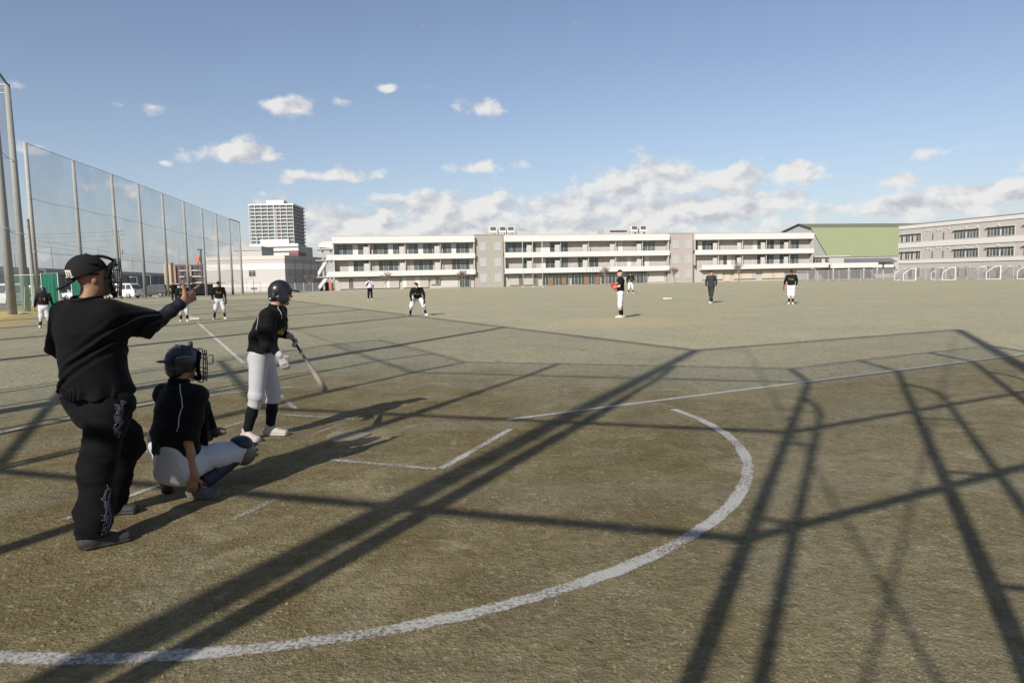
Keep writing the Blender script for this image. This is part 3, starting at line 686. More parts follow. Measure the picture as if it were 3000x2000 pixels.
def far_blocks():
    # terraced white block in front of the tower
    a = at_px(735, 752, 260); b = at_px(872, 752, 260); top = at_px(735, 722, 260).z
    root = empty('terraced_block', (a.x, 260, -1), label='white terraced block with a blank signboard in front of the tower', category='building')
    w = b.x-a.x
    box('wall', (0, .6, 0), (w, 20, top+1), M_ASPH, root)
    zs = np.linspace(at_px(735, 752, 260).z, top, 3)
    for q in (zs[0]-1.8, zs[0], zs[1], zs[2]-.3): box('terrace_rail', (-.4, 0, q+1), (w+.4, .5, q+2.1), M_WHITE, root)
    box('lower_wall', (w*.82, -.2, 0), (w+.3, 10, at_px(735, 742, 260).z+1), mat('maroon_tile', (.18, .06, .06), .7), root)
    p = at_px(763, 722, 262); q = at_px(846, 700, 262)
    box('signboard', (p.x-a.x, 2, p.z+1), (q.x-a.x, 4, q.z+1), M_WHITE, root)
    a = at_px(686, 752, 240); b = at_px(732, 722, 240)
    r2 = empty('grey_office', (a.x, 240, -1), label='small grey flat-roofed office just left of the tower', category='building')
    box('wall', (0, 0, 0), (b.x-a.x+4, 12, b.z-.4), M_SIDING, r2); box('roof_band', (-.2, -.2, b.z-.4), (b.x-a.x+4, 12, b.z+1), M_ASPH, r2)
    # brown apartment block
    a = at_px(501, 790, 330); b = at_px(612, 774, 330); zt = b.z+1
    r3 = empty('brown_apartments', (a.x, 330, -1), R(8), label='dark brown apartment block with white balcony rails behind the car park', category='building')
    w = b.x-a.x; mbw = mat('brown_tile', (.13, .085, .085), .8, var=.15, vscale=.3)
    box('wall', (0, 1, 0), (w, 14, zt), mbw, r3)
    for k in range(4):
        q = zt-3-k*2.9; box('balcony_rail', (3.5, .2, q), (w, .5, q+.5), M_WHITE, r3)
        for i in range(6): box('window', (4+i*2.2, .9, q+.5), (5.4+i*2.2, 1.0-.005, q+2.2), M_GLASS, r3)
    for u in (1.0, 8.2, 14.5): box('pier', (u, .1, 0), (u+.9, 1.0, zt-.4), mat('tan_tile', (.34, .25, .18), .8), r3)
    a = at_px(479, 772, 320); b = at_px(499, 772, 320)
    r4 = empty('peach_house', (a.x, 320, -1), label='narrow peach-coloured building next to the brown apartments', category='building')
    box('wall', (0, 0, 0), (b.x-a.x, 2.6, a.z+1), mat('peach', (.48, .34, .23), .85), r4); box('stair_strip', (1.4, -.05, 2), (1.9, .02, a.z+.3), mat('rust', (.35, .1, .06), .8), r4)
    box('roof_cap', (-.2, -.2, a.z+1), (b.x-a.x+.2, 2.8, a.z+1.3), M_SIDING, r4)
    # piling rig with orange head
    a = at_px(590, 776, 300); t = at_px(590, 729, 300)
    r5 = empty('piling_rig', (a.x, 300, a.z-8), label='dark piling rig mast with orange head above the brown apartments', category='crane')
    h = t.z-a.z+8
    MB().tube([(0, 0, 0), (0, 0, h)], .42, 8).build('mast', mat('rig_dark', (.10, .09, .09), .7), r5)
    MB().box((-1.3, -.4, h-.6), (.7, .4, h)).build('mast_head', MATS['rig_dark'], r5)
    MB().box((-2.0, -.7, h-5.5), (-.45, .7, h-3.4)).build('drive_head', mat('rig_orange', (.60, .16, .07), .6), r5)
    MB().tube([(-1.2, 0, h-5.5), (-1.9, 0, h-9), (.6, 0, h-9)], .18, 6).build('back_stay', MATS['rig_dark'], r5)
far_blocks()
def viaduct():
    a = Vector((-158, 217)); b = Vector((-218, 433)); t = (b-a).normalized(); s0 = a-t*170; Ln = 640
    rz = math.atan2(t.y, t.x)
    root = empty('railway_viaduct', (s0.x, s0.y, -1), rz, label='long dark grey elevated railway viaduct behind the car park', category='viaduct')
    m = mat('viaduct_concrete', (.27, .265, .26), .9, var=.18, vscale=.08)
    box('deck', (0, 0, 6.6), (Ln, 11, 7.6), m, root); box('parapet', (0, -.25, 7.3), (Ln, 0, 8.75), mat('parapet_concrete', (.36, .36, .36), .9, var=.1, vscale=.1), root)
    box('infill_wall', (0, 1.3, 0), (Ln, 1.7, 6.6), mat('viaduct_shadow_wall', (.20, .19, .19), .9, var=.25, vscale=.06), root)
    for i in range(40): box('pier', (i*16, .3, 0), (i*16+1.6, 1.3, 6.6), m, root)
    # overhead line masts stand on it
    k = 0
    for px, py in ((170, 720), (305, 722), (402, 746), (503, 747), (537, 714), (62, 745), (545, 768)):
        u = (px-1500)/2021.8
        # intersect bearing with the viaduct line
        den = t.x-u*t.y; q = (u*s0.y-s0.x)/den; P = s0+t*q
        top = at_px(px, py, P.y).z
        e = empty('line_mast', (P.x, P.y+2*t.x, 6.6), 0, label='grey overhead-line mast on the viaduct, number %d from the left' % (sorted((62, 170, 305, 402, 503, 537, 545)).index(px)+1), category='mast', group='overhead line masts')
        e['label'] = ['grey railway mast above the net frame at the left edge', 'grey railway mast left of the umpire\'s cap', 'grey railway mast just behind the umpire\'s cap', 'grey railway mast above the white minivan',
                      'short grey railway mast left of the brown apartments', 'tallest grey railway mast, with a long arm', 'thin grey railway mast in front of the brown apartments'][sorted((62, 170, 305, 402, 503, 537, 545)).index(px)]
        MB().tube([(0, 0, 0), (0, 0, top-6.6)], [.28, .2], 8).build('column', M_STEEL, e)
        MB().tube([(0, 0, top-7.0), (3.4*(1 if k % 2 else -1), 1.2, top-7.0)], .09, 6).build('arm', M_STEEL, e)
        k += 1
    for j, zz in enumerate((13.4, 15.2, 17.0)):
        MB().tube([(s0.x+t.x*q, s0.y+t.y*q+2, zz+.25*math.cos(q/30)) for q in range(0, 640, 16)], .05, 4).build('overhead_wire', M_WIRE, None, label=['lowest overhead wire strung along the viaduct', 'middle overhead wire strung along the viaduct', 'topmost overhead wire strung along the viaduct'][j], category='wire', group='overhead wires')
viaduct()
def utility_pole(px, ptop, Y, zb, label, arms):
    P = at_px(px, 870, Y); top = at_px(px-8, ptop, Y).z
    e = empty('utility_pole', (P.x, Y, zb), R(20), label=label, category='utility pole', group='utility poles')
    h = top-zb
    MB().tube([(0, 0, 0), (0, 0, h)], [.20, .12], 10).build('shaft', M_CONC, e)
    if arms:
        for k, z in enumerate((h-.3, h-1.1)):
            MB().box((-1.1, -.06, z), (1.1, .06, z+.1)).build('cross_arm', M_STEEL, e)
            for x in (-1.0, -.5, .5, 1.0): MB().tube([(x, 0, z+.1), (x, 0, z+.32)], .06, 6).build('insulator', M_BLACK, e)
        for x in (-.35, .35): MB().tube([(x, .2, h-5.2), (x, .2, h-4.2)], .26, 10).build('transformer', M_STEEL, e)
        MB().box((0, -.05, h-3.6), (1.5, .05, h-3.5)).build('bracket', M_STEEL, e)
    return e
utility_pole(360, 674, 150, -.9, 'utility pole with cross-arms and transformers right of the umpire\'s cap', True)
utility_pole(100, 641, 56, 0, 'slim pale pole standing between the thick net poles at left', False)
for j, (za, zb2) in enumerate(((12.9, 13.6), (12.2, 12.9), (11.2, 11.8))):
    a = at_px(360, 690, 150); pts = []
    for i in range(17):
        t = i/16; pts.append((a.x+(-60)*t, 150+.5*j-10*t, za+(zb2-za)*t+2.6*((2*t-1)**2-1)*.35))
    MB().tube(pts, .035, 4).build('power_line', M_WIRE, None, label=['upper', 'middle', 'lower'][j]+' power line running left from the utility pole', category='wire', group='power lines')
# ------------------------------------------------------------------ people: smooth-blended implicit bodies and clothes
V3 = lambda *a: np.array(a, float)
def unit(v): v = np.asarray(v, float); return v/(np.linalg.norm(v)+1e-12)
class Prim:
    def __init__(s, fn, lo, hi, k=.02, op='u'): s.fn, s.lo, s.hi, s.k, s.op = fn, np.asarray(lo, float), np.asarray(hi, float), k, op
def cone(a, b, ra, rb, k=.02, cuta=False, cutb=False, op='u'):
    a, b = np.asarray(a, float), np.asarray(b, float); ab = b-a; l2 = ab@ab+1e-12; l = math.sqrt(l2); n = ab/l
    def fn(X, Y, Z):
        px, py, pz = X-a[0], Y-a[1], Z-a[2]
        s = px*ab[0]+py*ab[1]+pz*ab[2]; t = np.clip(s/l2, 0, 1)
        d = np.sqrt((px-t*ab[0])**2+(py-t*ab[1])**2+(pz-t*ab[2])**2)-(ra+(rb-ra)*t)
        if cuta: d = np.maximum(d, -s/l)
        if cutb: d = np.maximum(d, s/l-l)
        return d
    m = max(ra, rb); return Prim(fn, np.minimum(a, b)-m, np.maximum(a, b)+m, k, op)
def econe(a, b, Ra, Rb, side, k=.03, cuta=False, cutb=False, op='u'):
    """Tapered limb with an elliptical section: Ra, Rb = (half width along side, half depth)."""
    a, b = np.asarray(a, float), np.asarray(b, float); ab = b-a; l = np.linalg.norm(ab); n = ab/l
    s = np.asarray(side, float); s = unit(s-n*(s@n)); f = np.cross(n, s)
    def fn(X, Y, Z):
        px, py, pz = X-a[0], Y-a[1], Z-a[2]
        ax = px*n[0]+py*n[1]+pz*n[2]; t = np.clip(ax/l, 0, 1)
        u = px*s[0]+py*s[1]+pz*s[2]; v = px*f[0]+py*f[1]+pz*f[2]; e = ax-t*l
        ru = Ra[0]+(Rb[0]-Ra[0])*t; rv = Ra[1]+(Rb[1]-Ra[1])*t; m = np.minimum(ru, rv)
        q = np.sqrt((u/ru)**2+(v/rv)**2+(e/m)**2)+1e-9
        g = np.sqrt((u/ru**2)**2+(v/rv**2)**2+(e/m**2)**2)+1e-9
        d = q*(q-1)/g
        if cuta: d = np.maximum(d, -ax)
        if cutb: d = np.maximum(d, ax-l)
        return d
    m = max(*Ra, *Rb); return Prim(fn, np.minimum(a, b)-m, np.maximum(a, b)+m, k, op)
def ell(c, rad, axes=None, k=.02, op='u', cut=None):
    c = np.asarray(c, float); A = np.eye(3) if axes is None else np.array([unit(q) for q in axes]); r = np.asarray(rad, float)
    def fn(X, Y, Z):
        p = (X-c[0], Y-c[1], Z-c[2]); q = [(p[0]*A[i, 0]+p[1]*A[i, 1]+p[2]*A[i, 2]) for i in range(3)]
        l = np.sqrt(sum((q[i]/r[i])**2 for i in range(3)))+1e-9; g = np.sqrt(sum((q[i]/r[i]**2)**2 for i in range(3)))+1e-9
        d = l*(l-1)/g
        if cut is not None:
            for nrm, off in cut: d = np.maximum(d, (p[0]*nrm[0]+p[1]*nrm[1]+p[2]*nrm[2])-off)
        return d
    m = r.max(); return Prim(fn, c-m, c+m, k, op)
def surf(prims, res, fold=None, keep=None):
    """Naive surface nets over the blended field."""
    U = [p for p in prims if p.op == 'u']
    lo = np.min([p.lo for p in U], 0)-.05; hi = np.max([p.hi for p in U], 0)+.05
    n = np.ceil((hi-lo)/res).astype(int)+1
    D = np.full(n, .1, np.float32); ax = [lo[i]+np.arange(n[i])*res for i in range(3)]
    for p in prims:
        m = p.k+2*res+.012
        i0 = np.maximum(0, np.floor((p.lo-m-lo)/res).astype(int)); i1 = np.minimum(n, np.ceil((p.hi+m-lo)/res).astype(int)+1)
        if (i1 <= i0).any(): continue
        sl = tuple(slice(i0[i], i1[i]) for i in range(3))
        X = ax[0][sl[0]][:, None, None]; Y = ax[1][sl[1]][None, :, None]; Z = ax[2][sl[2]][None, None, :]
        d = p.fn(X, Y, Z).astype(np.float32); a = D[sl]
        if p.op == 'u':
            h = np.clip(.5+.5*(a-d)/p.k, 0, 1); D[sl] = a*(1-h)+d*h-p.k*h*(1-h)
        else: D[sl] = np.maximum(a, -d)
    X = ax[0][:, None, None]; Y = ax[1][None, :, None]; Z = ax[2][None, None, :]
    if fold is not None:
        near = np.abs(D) < .06
        F = fold(X, Y, Z).astype(np.float32); D = np.where(near, D+F, D)
    if keep is not None: D = np.maximum(D, keep(X, Y, Z).astype(np.float32))
    ins = D < 0
    c = [ins[i:n[0]-1+i, j:n[1]-1+j, k:n[2]-1+k] for i in (0, 1) for j in (0, 1) for k in (0, 1)]
    cnt = sum(q.astype(np.int8) for q in c); act = (cnt > 0) & (cnt < 8)
    I, J, K = np.nonzero(act)
    if len(I) == 0: return np.zeros((0, 3)), np.zeros((0, 4), int)
    idx = np.full(act.shape, -1, np.int32); idx[I, J, K] = np.arange(len(I))
    acc = np.zeros((len(I), 3)); w = np.zeros(len(I))
    corner = [(i, j, k) for i in (0, 1) for j in (0, 1) for k in (0, 1)]
    for a in range(8):
        for b in range(a+1, 8):
            ca, cb = corner[a], corner[b]
            if sum(abs(x-y) for x, y in zip(ca, cb)) != 1: continue
            da = D[I+ca[0], J+ca[1], K+ca[2]]; db = D[I+cb[0], J+cb[1], K+cb[2]]
            s = (da < 0) != (db < 0); t = np.where(s, da/(da-db+1e-12), 0)
            P = np.array(ca)[None, :]+(np.array(cb)-np.array(ca))[None, :]*t[:, None]
            acc[s] += P[s]; w[s] += 1
    V = lo+(np.stack([I, J, K], 1)+acc/w[:, None])*res
    F = []
    for axis in range(3):
        sa = [slice(None)]*3; sb = [slice(None)]*3; sa[axis] = slice(0, -1); sb[axis] = slice(1, None)
        A_, B_2 = ins[tuple(sa)], ins[tuple(sb)]
        P = np.argwhere(A_ != B_2); o1, o2 = [(axis+1) % 3, (axis+2) % 3]
        P = P[(P[:, o1] > 0) & (P[:, o2] > 0) & (P[:, o1] < n[o1]-1) & (P[:, o2] < n[o2]-1)]
        if len(P) == 0: continue
        flip = ~A_[P[:, 0], P[:, 1], P[:, 2]]
        def cell(d1, d2):
            q = P.copy(); q[:, o1] -= d1; q[:, o2] -= d2; return idx[q[:, 0], q[:, 1], q[:, 2]]
        Q = np.stack([cell(1, 1), cell(0, 1), cell(0, 0), cell(1, 0)], 1)
        Q[flip] = Q[flip][:, ::-1]; F.append(Q)
    F = np.concatenate(F); F = F[(F >= 0).all(1)]
    return V, F
def sdf_obj(name, prims, res, m, base, parent, fold=None, keep=None, label=None):
    v, f = surf(prims, res, fold, keep)
    if len(v) == 0: return None, v
    o = obj(name, mesh_data(name, v-np.asarray(base), f, m, True), parent)
    if label: o['label'] = label
    return o, v
def folds(freq, amp, dirs, seed=0):
    r = np.random.default_rng(seed); ph = r.uniform(0, 6.28, (len(dirs), 3))
    def fn(X, Y, Z):
        out = 0
        for i, (d, w) in enumerate(dirs):
            s = X*d[0]+Y*d[1]+Z*d[2]
            warp = .9*np.sin(X*freq*.31+ph[i, 0])+.9*np.sin(Y*freq*.27+ph[i, 1])+.7*np.sin(Z*freq*.23+ph[i, 2])
            q = np.sin(s*freq*w+warp*1.3); out = out+q*np.abs(q)
        return amp*out/len(dirs)
    return fn
M_SKIN = mat('skin', (.50, .29, .20), .55, .4, var=.12, vscale=12)
M_SKIN_DARK = mat('darkened_skin', (.36, .185, .115), .55, .4, var=.12, vscale=12)  # darker skin tone; the umpire's shade is put into this colour
M_BLACKCLOTH = mat('black_cloth', (.0048, .0048, .0055), .8, .12, var=.3, vscale=14, bump=.2, bscale=220, sheen=.04)
M_BLACKKNIT = mat('black_knit', (.0055, .0055, .007), .9, .12, var=.3, vscale=20, bump=.15, bscale=300, sheen=.05)
M_NAVY = mat('navy_stretch', (.010, .010, .018), .7, .3, var=.3, vscale=20, sheen=.04)
M_JERSEY = mat('black_jersey', (.006, .006, .006), .75, .15, var=.3, vscale=14, bump=.15, bscale=240, sheen=.04)
M_PANTS = mat('white_uniform_cloth', (.55, .55, .57), .85, .2, var=.06, vscale=9, bump=.1, bscale=260)
M_SOCK = mat('dark_sock', (.010, .010, .014), .9, .2, var=.3, vscale=30)
M_SHOEW = mat('white_shoe_leather', (.54, .48, .42), .6, .3, var=.12, vscale=12)
M_SHOEB = mat('dusty_black_shoe', (.045, .043, .04), .7, .3, var=.3, vscale=12)
M_CAP = mat('black_cap', (.016, .016, .016), .85, .2, var=.25, vscale=20)
M_HELM = mat('scuffed_black_helmet', (.022, .022, .028), .32, .5, var=.5, vscale=9)
M_HAIR = mat('black_hair', (.012, .010, .009), .6)
M_YELLOW = mat('gold_lettering', (.55, .36, .05), .7)
M_CREAMT = mat('cream_embroidery', (.72, .66, .52), .8)
M_PIPE = mat('white_piping', (.62, .62, .60), .8)
M_GLOVEK = mat('dark_glove_leather', (.05, .035, .025), .55, var=.3)
M_GLOVER = mat('red_glove_leather', (.42, .06, .04), .5, var=.25)
M_GLOVEB = mat('brown_glove_leather', (.20, .09, .05), .5, var=.25)
M_BGLOVE = mat('white_batting_glove', (.56, .53, .52), .7, var=.12)
M_EYE = mat('dark_eye', (.02, .015, .012), .2)
M_LIP = mat('lip', (.40, .17, .14), .6)
def head_frame(J):
    f = unit(J['face']); up = unit(J.get('hup', V3(0, 0, 1))); r = unit(np.cross(f, up)); up = np.cross(r, f); return r, f, up
def hand_prims(wr, d, palm, thumb, curl=.5, point=False, s=1.0, rf=.0095):
    """palm = direction the palm faces, thumb = side on which the thumb sits."""
    d, palm = unit(d), np.asarray(palm, float); palm = unit(palm-d*(palm@d)); th = np.asarray(thumb, float); th = unit(th-d*(th@d)-palm*(th@palm))
    P = [econe(wr-d*.02*s, wr+d*.02*s, (.027*s, .021*s), (.032*s, .017*s), th, .015), econe(wr+d*.02*s, wr+d*.088*s, (.034*s, .016*s), (.040*s, .014*s), th, .012)]
    for i, (o, L) in enumerate(((.031, .072), (.0105, .082), (-.0105, .077), (-.031, .060))):
        root = wr+d*.088*s+th*o*s; c = curl
        if point: c = .06 if i == 0 else 1.55
        q = root; ang = 0
        for j, fr in enumerate((.46, .30, .24)):
            ang += c*(.75 if j == 0 else .95); v = d*math.cos(ang)+palm*math.sin(ang)
            e = q+v*L*fr*s; P.append(cone(q, e, rf*s*(1-.06*j), rf*s*(.94-.06*j), .005)); q = e
    t0 = wr+d*.028*s+th*.030*s; t1 = t0+(d*.5+th*.75+palm*.25)*.036*s
    t2 = t1+((d*.3+th*.9)*.034*s if point else (d*.8+th*.3+palm*.35)*.030*s); t3 = t2+((d*.15+th*.95)*.026*s if point else (d*.9+palm*.35)*.024*s)
    P += [cone(t0, t1, .014*s, .0125*s, .01), cone(t1, t2, .0115*s, .0105*s, .006), cone(t2, t3, .010*s, .009*s, .005)]
    return P
def head_prims(J, sc=1.0):
    r, f, u = head_frame(J); c = J['head']; A = (r, f, u); s = sc
    P = [ell(c+u*.012*s-f*.006*s, (.074*s, .096*s, .100*s), A, .02), ell(c+f*.022*s-u*.052*s, (.056*s, .066*s, .070*s), A, .03),
         cone(c+f*.070*s-u*.100*s, c+f*.066*s-u*.106*s, .020*s, .019*s, .025),
         cone(c+f*.088*s+u*.002*s, c+f*.112*s-u*.030*s, .009*s, .014*s, .012),
         cone(c+f*.078*s+u*.020*s-r*.03*s, c+f*.078*s+u*.020*s+r*.03*s, .016*s, .016*s, .015),
         cone(c+f*.088*s-u*.060*s-r*.014*s, c+f*.088*s-u*.060*s+r*.014*s, .009*s, .009*s, .012)]
    for q in (-1, 1):
        P.append(ell(c+r*q*.076*s-f*.006*s-u*.018*s, (.010*s, .018*s, .030*s), A, .010))
        P.append(ell(c+r*q*.032*s+f*.098*s-u*.004*s, (.017*s, .014*s, .012*s), A, .01, 's'))
    return P
def frame_torso(J):
    ch = (J['shL']+J['shR'])/2; pel = (J['hipL']+J['hipR'])/2
    sd = unit(J['shR']-J['shL']); hs = unit(J['hipR']-J['hipL'])
    return ch, pel, sd, hs
def body_prims(J, b=1.0, fl=1.0):
    ch, pel, sd, hs = frame_torso(J); ax = unit(ch-pel)
    nb = J['neck']; mid = pel+(ch-pel)*.42+J.get('bow', 0)
    P = [econe(pel-ax*.02, mid, (.150*b, .105*b), (.132*b, .098*b), hs, .04), econe(mid, ch-ax*.08, (.132*b, .098*b), (.165*b, .112*b), sd, .04),
         econe(ch-ax*.10, ch-ax*.02, (.165*b, .112*b), (.145*b, .085*b), sd, .05), cone(nb-ax*.02, J['head']-unit(J['head']-nb)*.05, .060*b, .054, .03)]
    for q in 'LR':
        sh, el, wr, hp, kn, an = (J[k+q] for k in ('sh', 'el', 'wr', 'hip', 'kn', 'an'))
        P += [cone(ch, sh, .075*b, .055*b, .03), cone(sh, el, .052*b, .041*fl, .025), cone(el, el+(wr-el)*.35, .041*fl, .040*fl, .015), cone(el+(wr-el)*.35, wr, .040*fl, .027*fl, .015),
              cone(hp, kn, .088*b, .057*fl, .03), cone(kn, kn+(an-kn)*.4, .055*fl, .055*fl, .02), cone(kn+(an-kn)*.4, an, .055*fl, .037, .02),
              cone(an, an+(J['toe'+q]-an)*.5, .032, .024, .02)]
    return P+head_prims(J)
def shirt_prims(J, b=1.0, ease=.024, sleeve=.85, sr=(.078, .074), hem=.0, blouse=.0):
    ch, pel, sd, hs = frame_torso(J); ax = unit(ch-pel); e = ease; nb = J['neck']; mid = pel+(ch-pel)*.42+J.get('bow', 0)
    low = pel+ax*hem
    P = [econe(low, mid, (.148*b+e+blouse, .108*b+e+blouse), (.135*b+e+blouse*.5, .102*b+e), hs, .04, cuta=True), econe(mid, ch-ax*.08, (.138*b+e, .100*b+e), (.168*b+e, .114*b+e), sd, .04),
         econe(ch-ax*.10, ch-ax*.01, (.168*b+e, .114*b+e), (.150*b+e, .086*b+e*.8), sd, .05), cone(ch, nb+(nb-ch)*.12, .085*b, .070*b, .04, cutb=True)]
    for q in 'LR':
        sh, el = J['sh'+q], J['el'+q]
        P += [cone(ch, sh, .082*b+e*.4, .064*b+e*.4, .03), cone(sh, sh+(el-sh)*sleeve, .062*b+e*.55 if sr is None else sr[0], sr[1], .03, cutb=True)]
    return P
def pants_prims(J, b=1.0, e=.016, leg=(.112, .085, .070), end=.35, waist=.06):
    ch, pel, sd, hs = frame_torso(J); ax = unit(ch-pel)
    P = [econe(pel-ax*.05, pel+ax*waist, (.158*b+e, .118*b+e), (.146*b+e, .104*b+e), hs, .04, cutb=True)]
    for q in 'LR':
        hp, kn, an = J['hip'+q], J['kn'+q], J['an'+q]; s = kn+(an-kn)*end
        P += [cone(hp, kn, leg[0]*b, leg[1], .03), cone(kn, s, leg[1], leg[2], .03, cutb=True)]
    return P
def shoe_prims(an, toe, s=1.0):
    an, toe = np.asarray(an, float), np.asarray(toe, float); d = toe-an; d[2] = 0; d = unit(d); g = min(an[2]-.085, toe[2]-.03)
    z = V3(0, 0, 1); sd = np.cross(d, z); heel = V3(an[0], an[1], g)-d*.050
    tip = V3(an[0], an[1], g)+d*.165*s
    return [econe(heel+z*.042, tip+z*.034, (.041, .042), (.044, .031), sd, .02), econe(heel+z*.013, tip+z*.013+d*.014, (.045, .013), (.048, .013), sd, .006), cone(heel+d*.045+z*.05, an+z*.030, .049, .047, .02, cutb=True),
            econe(heel+d*.07+z*.075, heel+d*.145+z*.050, (.034, .036), (.038, .032), sd, .025)]
def cap_prims(J, back=False, s=1.0, brim=True):
    r, f, u = head_frame(J); c = J['head']; A = (r, f, u); g = -f if back else f
    P = [ell(c+u*.022*s-f*.004*s, (.086*s, .106*s, .108*s), A, .012, cut=[(-u, -.012*s)])]
    if brim: P.append(ell(c+g*.128*s+u*.028*s, (.074*s, .078*s, .010), (r, unit(g-u*.30), unit(u+g*.30)), .012))
    P.append(ell(c+u*.131*s-f*.004, (.008, .008, .005), A, .004))
    return P
def helmet_prims(J, flap='L', brim=True, s=1.0, back=False):
    r, f, u = head_frame(J); c = J['head']; A = (r, f, u); g = -f if back else f
    P = [ell(c+u*.018*s-f*.008*s, (.103*s, .122*s, .122*s), A, .012, cut=[(-u, .030*s)])]
    if brim: P.append(ell(c+g*.140*s+u*.034*s, (.076*s, .062*s, .011), (r, unit(g-u*.18), unit(u+g*.18)), .012))
    for q in ((1,) if flap == 'R' else (-1,) if flap == 'L' else (1, -1)):
        P.append(ell(c+r*q*.088*s-u*.050*s+f*.006*s, (.016*s, .062*s, .058*s), A, .012))
    P.append(ell(c-f*.075*s-u*.040*s, (.085*s, .050*s, .058*s), A, .02))
    P.append(ell(c-u*.075*s+f*.01*s, (.078*s, .105*s, .062*s), A, .012, 's'))
    P.append(ell(c+f*.075*s-u*.075*s, (.074*s, .10*s, .075*s), A, .012, 's'))
    return P
def glove_prims(c, d, n, s=1.0):
    """Baseball glove: d towards the finger tips, n out of the pocket."""
    d, n = unit(d), unit(np.asarray(n, float)-unit(d)*(np.asarray(n, float)@unit(d))); t = np.cross(d, n)
    P = [ell(c, (.075*s, .085*s, .036*s), (t, d, n), .02)]
    for o, L in ((-.058, .08), (-.028, .115), (.004, .125), (.036, .11)): P.append(cone(c+t*o*s+d*.03*s, c+t*o*1.25*s+d*L*s+n*.03*s, .024*s, .019*s, .012))
    P.append(cone(c+t*.05*s, c+t*.105*s+d*.07*s+n*.035*s, .03*s, .022*s, .015))
    P.append(ell(c+n*.045*s+d*.03*s, (.05*s, .065*s, .032*s), (t, d, n), .01, 's'))
    P.append(cone(c-d*.06*s, c-d*.10*s, .042*s, .036*s, .02))
    return P
def snap(P, V, off, C):
    """Lay points on a garment: nearest surface vertex, lifted a little away from the axis point C."""
    out = []
    for p in P:
        i = np.argmin(((V-p)**2).sum(1)); q = V[i]; out.append(q+unit(q-C)*off)
    return out
def strokes_on(name, strokes, V, C, r, m, base, parent):
    b = MB()
    for s in strokes:
        dense = []
        for a, c in zip(s[:-1], s[1:]):
            k = max(2, int(np.linalg.norm(np.asarray(c)-a)/.015)); dense += [np.asarray(a)+(np.asarray(c)-a)*(i/k) for i in range(k)]
        dense.append(np.asarray(s[-1], float)); q = snap(dense, V, r*.35, C)
        if len(q) > 3: q = [q[0]]+[(q[i-1]+q[i]*2+q[i+1])/4 for i in range(1, len(q)-1)]+[q[-1]]
        b.tube([tuple(x-np.asarray(base)) for x in q], r, 5)
    return b.build(name, m, parent, True)
def chest_letters(J, V, base, parent, m=None):
    ch, pel, sd, hs = frame_torso(J); up = unit(ch-pel); fwd = unit(np.cross(up, sd)); c = ch-up*.17+fwd*.15
    S = []; n = 6; w = .27/n
    for i in range(n):
        x0 = -.135+i*w; a = c+sd*x0+up*(i*.006-.03); k = i % 4; H = .062
        if k == 0: S += [[a+up*H, a+up*H+sd*w*.8], [a+up*H+sd*w*.4, a+sd*w*.3]]
        elif k == 1: S += [[a, a+up*H*.7], [a+up*H*.35, a+sd*w*.6+up*H*.35], [a+sd*w*.6, a+sd*w*.6+up*H*.7]]
        elif k == 2: S += [[a+up*H*.7+sd*w*.6, a+up*H*.7, a+sd*w*.1, a+sd*w*.6]]
        else: S += [[a, a+up*H*.7+sd*w*.3, a+sd*w*.6]]
    return strokes_on('chest_lettering', S, V, ch-up*.17, .007, m or M_YELLOW, base, parent)
def belt(J, z, rx, ry, m, base, parent):
    ch, pel, sd, hs = frame_torso(J); ax = unit(ch-pel); f = unit(np.cross(ax, hs)); s = unit(np.cross(f, ax)); c = pel+ax*z
    pts = [c+s*rx*math.cos(a)+f*ry*math.sin(a)-np.asarray(base) for a in np.linspace(0, 2*math.pi, 28)]
    b = MB()
    for k in (-.013, 0, .013): b.tube([tuple(p+ax*k) for p in pts], .009, 5)
    return b.build('belt', m, parent, True)
def face_parts(J, base, root, sc=1.0):
    r, f, u = head_frame(J); c = J['head']; b = MB()
    for q in (-1, 1):
        p = c+r*q*.032+f*.088-u*.004-np.asarray(base); b.tube([tuple(p-r*.012), tuple(p), tuple(p+r*.012)], [.004, .008, .004], 6)
        p = c+f*.093+u*.018-np.asarray(base)+r*q*.032; b.tube([tuple(p-r*.018), tuple(p+r*.018-u*.002)], .0045, 5)
    b.build('eyes_and_brows', M_EYE, root)
    p = c+f*.097-u*.060-np.asarray(base); MB().tube([tuple(p-r*.022), tuple(p+f*.003), tuple(p+r*.022)], [.003, .006, .003], 6).build('mouth', M_LIP, root)
def pose(x, y, z, facing, h=1.72, mod=None):
    """Standing skeleton; facing = world angle of the front in degrees (0 = +X, 90 = +Y). mod edits it in local axes (x right, y front)."""
    k = h/1.72
    L = dict(head=V3(0, .015, 1.595), neck=V3(0, -.01, 1.445), shL=V3(-.185, -.01, 1.395), shR=V3(.185, -.01, 1.395), elL=V3(-.245, -.03, 1.12), elR=V3(.245, -.03, 1.12),
             wrL=V3(-.25, .06, .88), wrR=V3(.25, .06, .88), hipL=V3(-.09, 0, .90), hipR=V3(.09, 0, .90), knL=V3(-.115, .015, .485), knR=V3(.115, .015, .485),
             anL=V3(-.13, -.03, .085), anR=V3(.13, -.03, .085), toeL=V3(-.16, .13, .03), toeR=V3(.16, .13, .03), face=V3(0, 1, 0))
    if mod:
        for q, v in mod.items(): L[q] = np.asarray(v, float)
    a = R(facing); fx = V3(math.cos(a), math.sin(a), 0); rx = V3(math.sin(a), -math.cos(a), 0); o = V3(x, y, z); J = {}
    for q, v in L.items():
        w = rx*v[0]+fx*v[1]+V3(0, 0, v[2])
        J[q] = w if q in ('face', 'hup', 'bow') else o+w*k
    return J
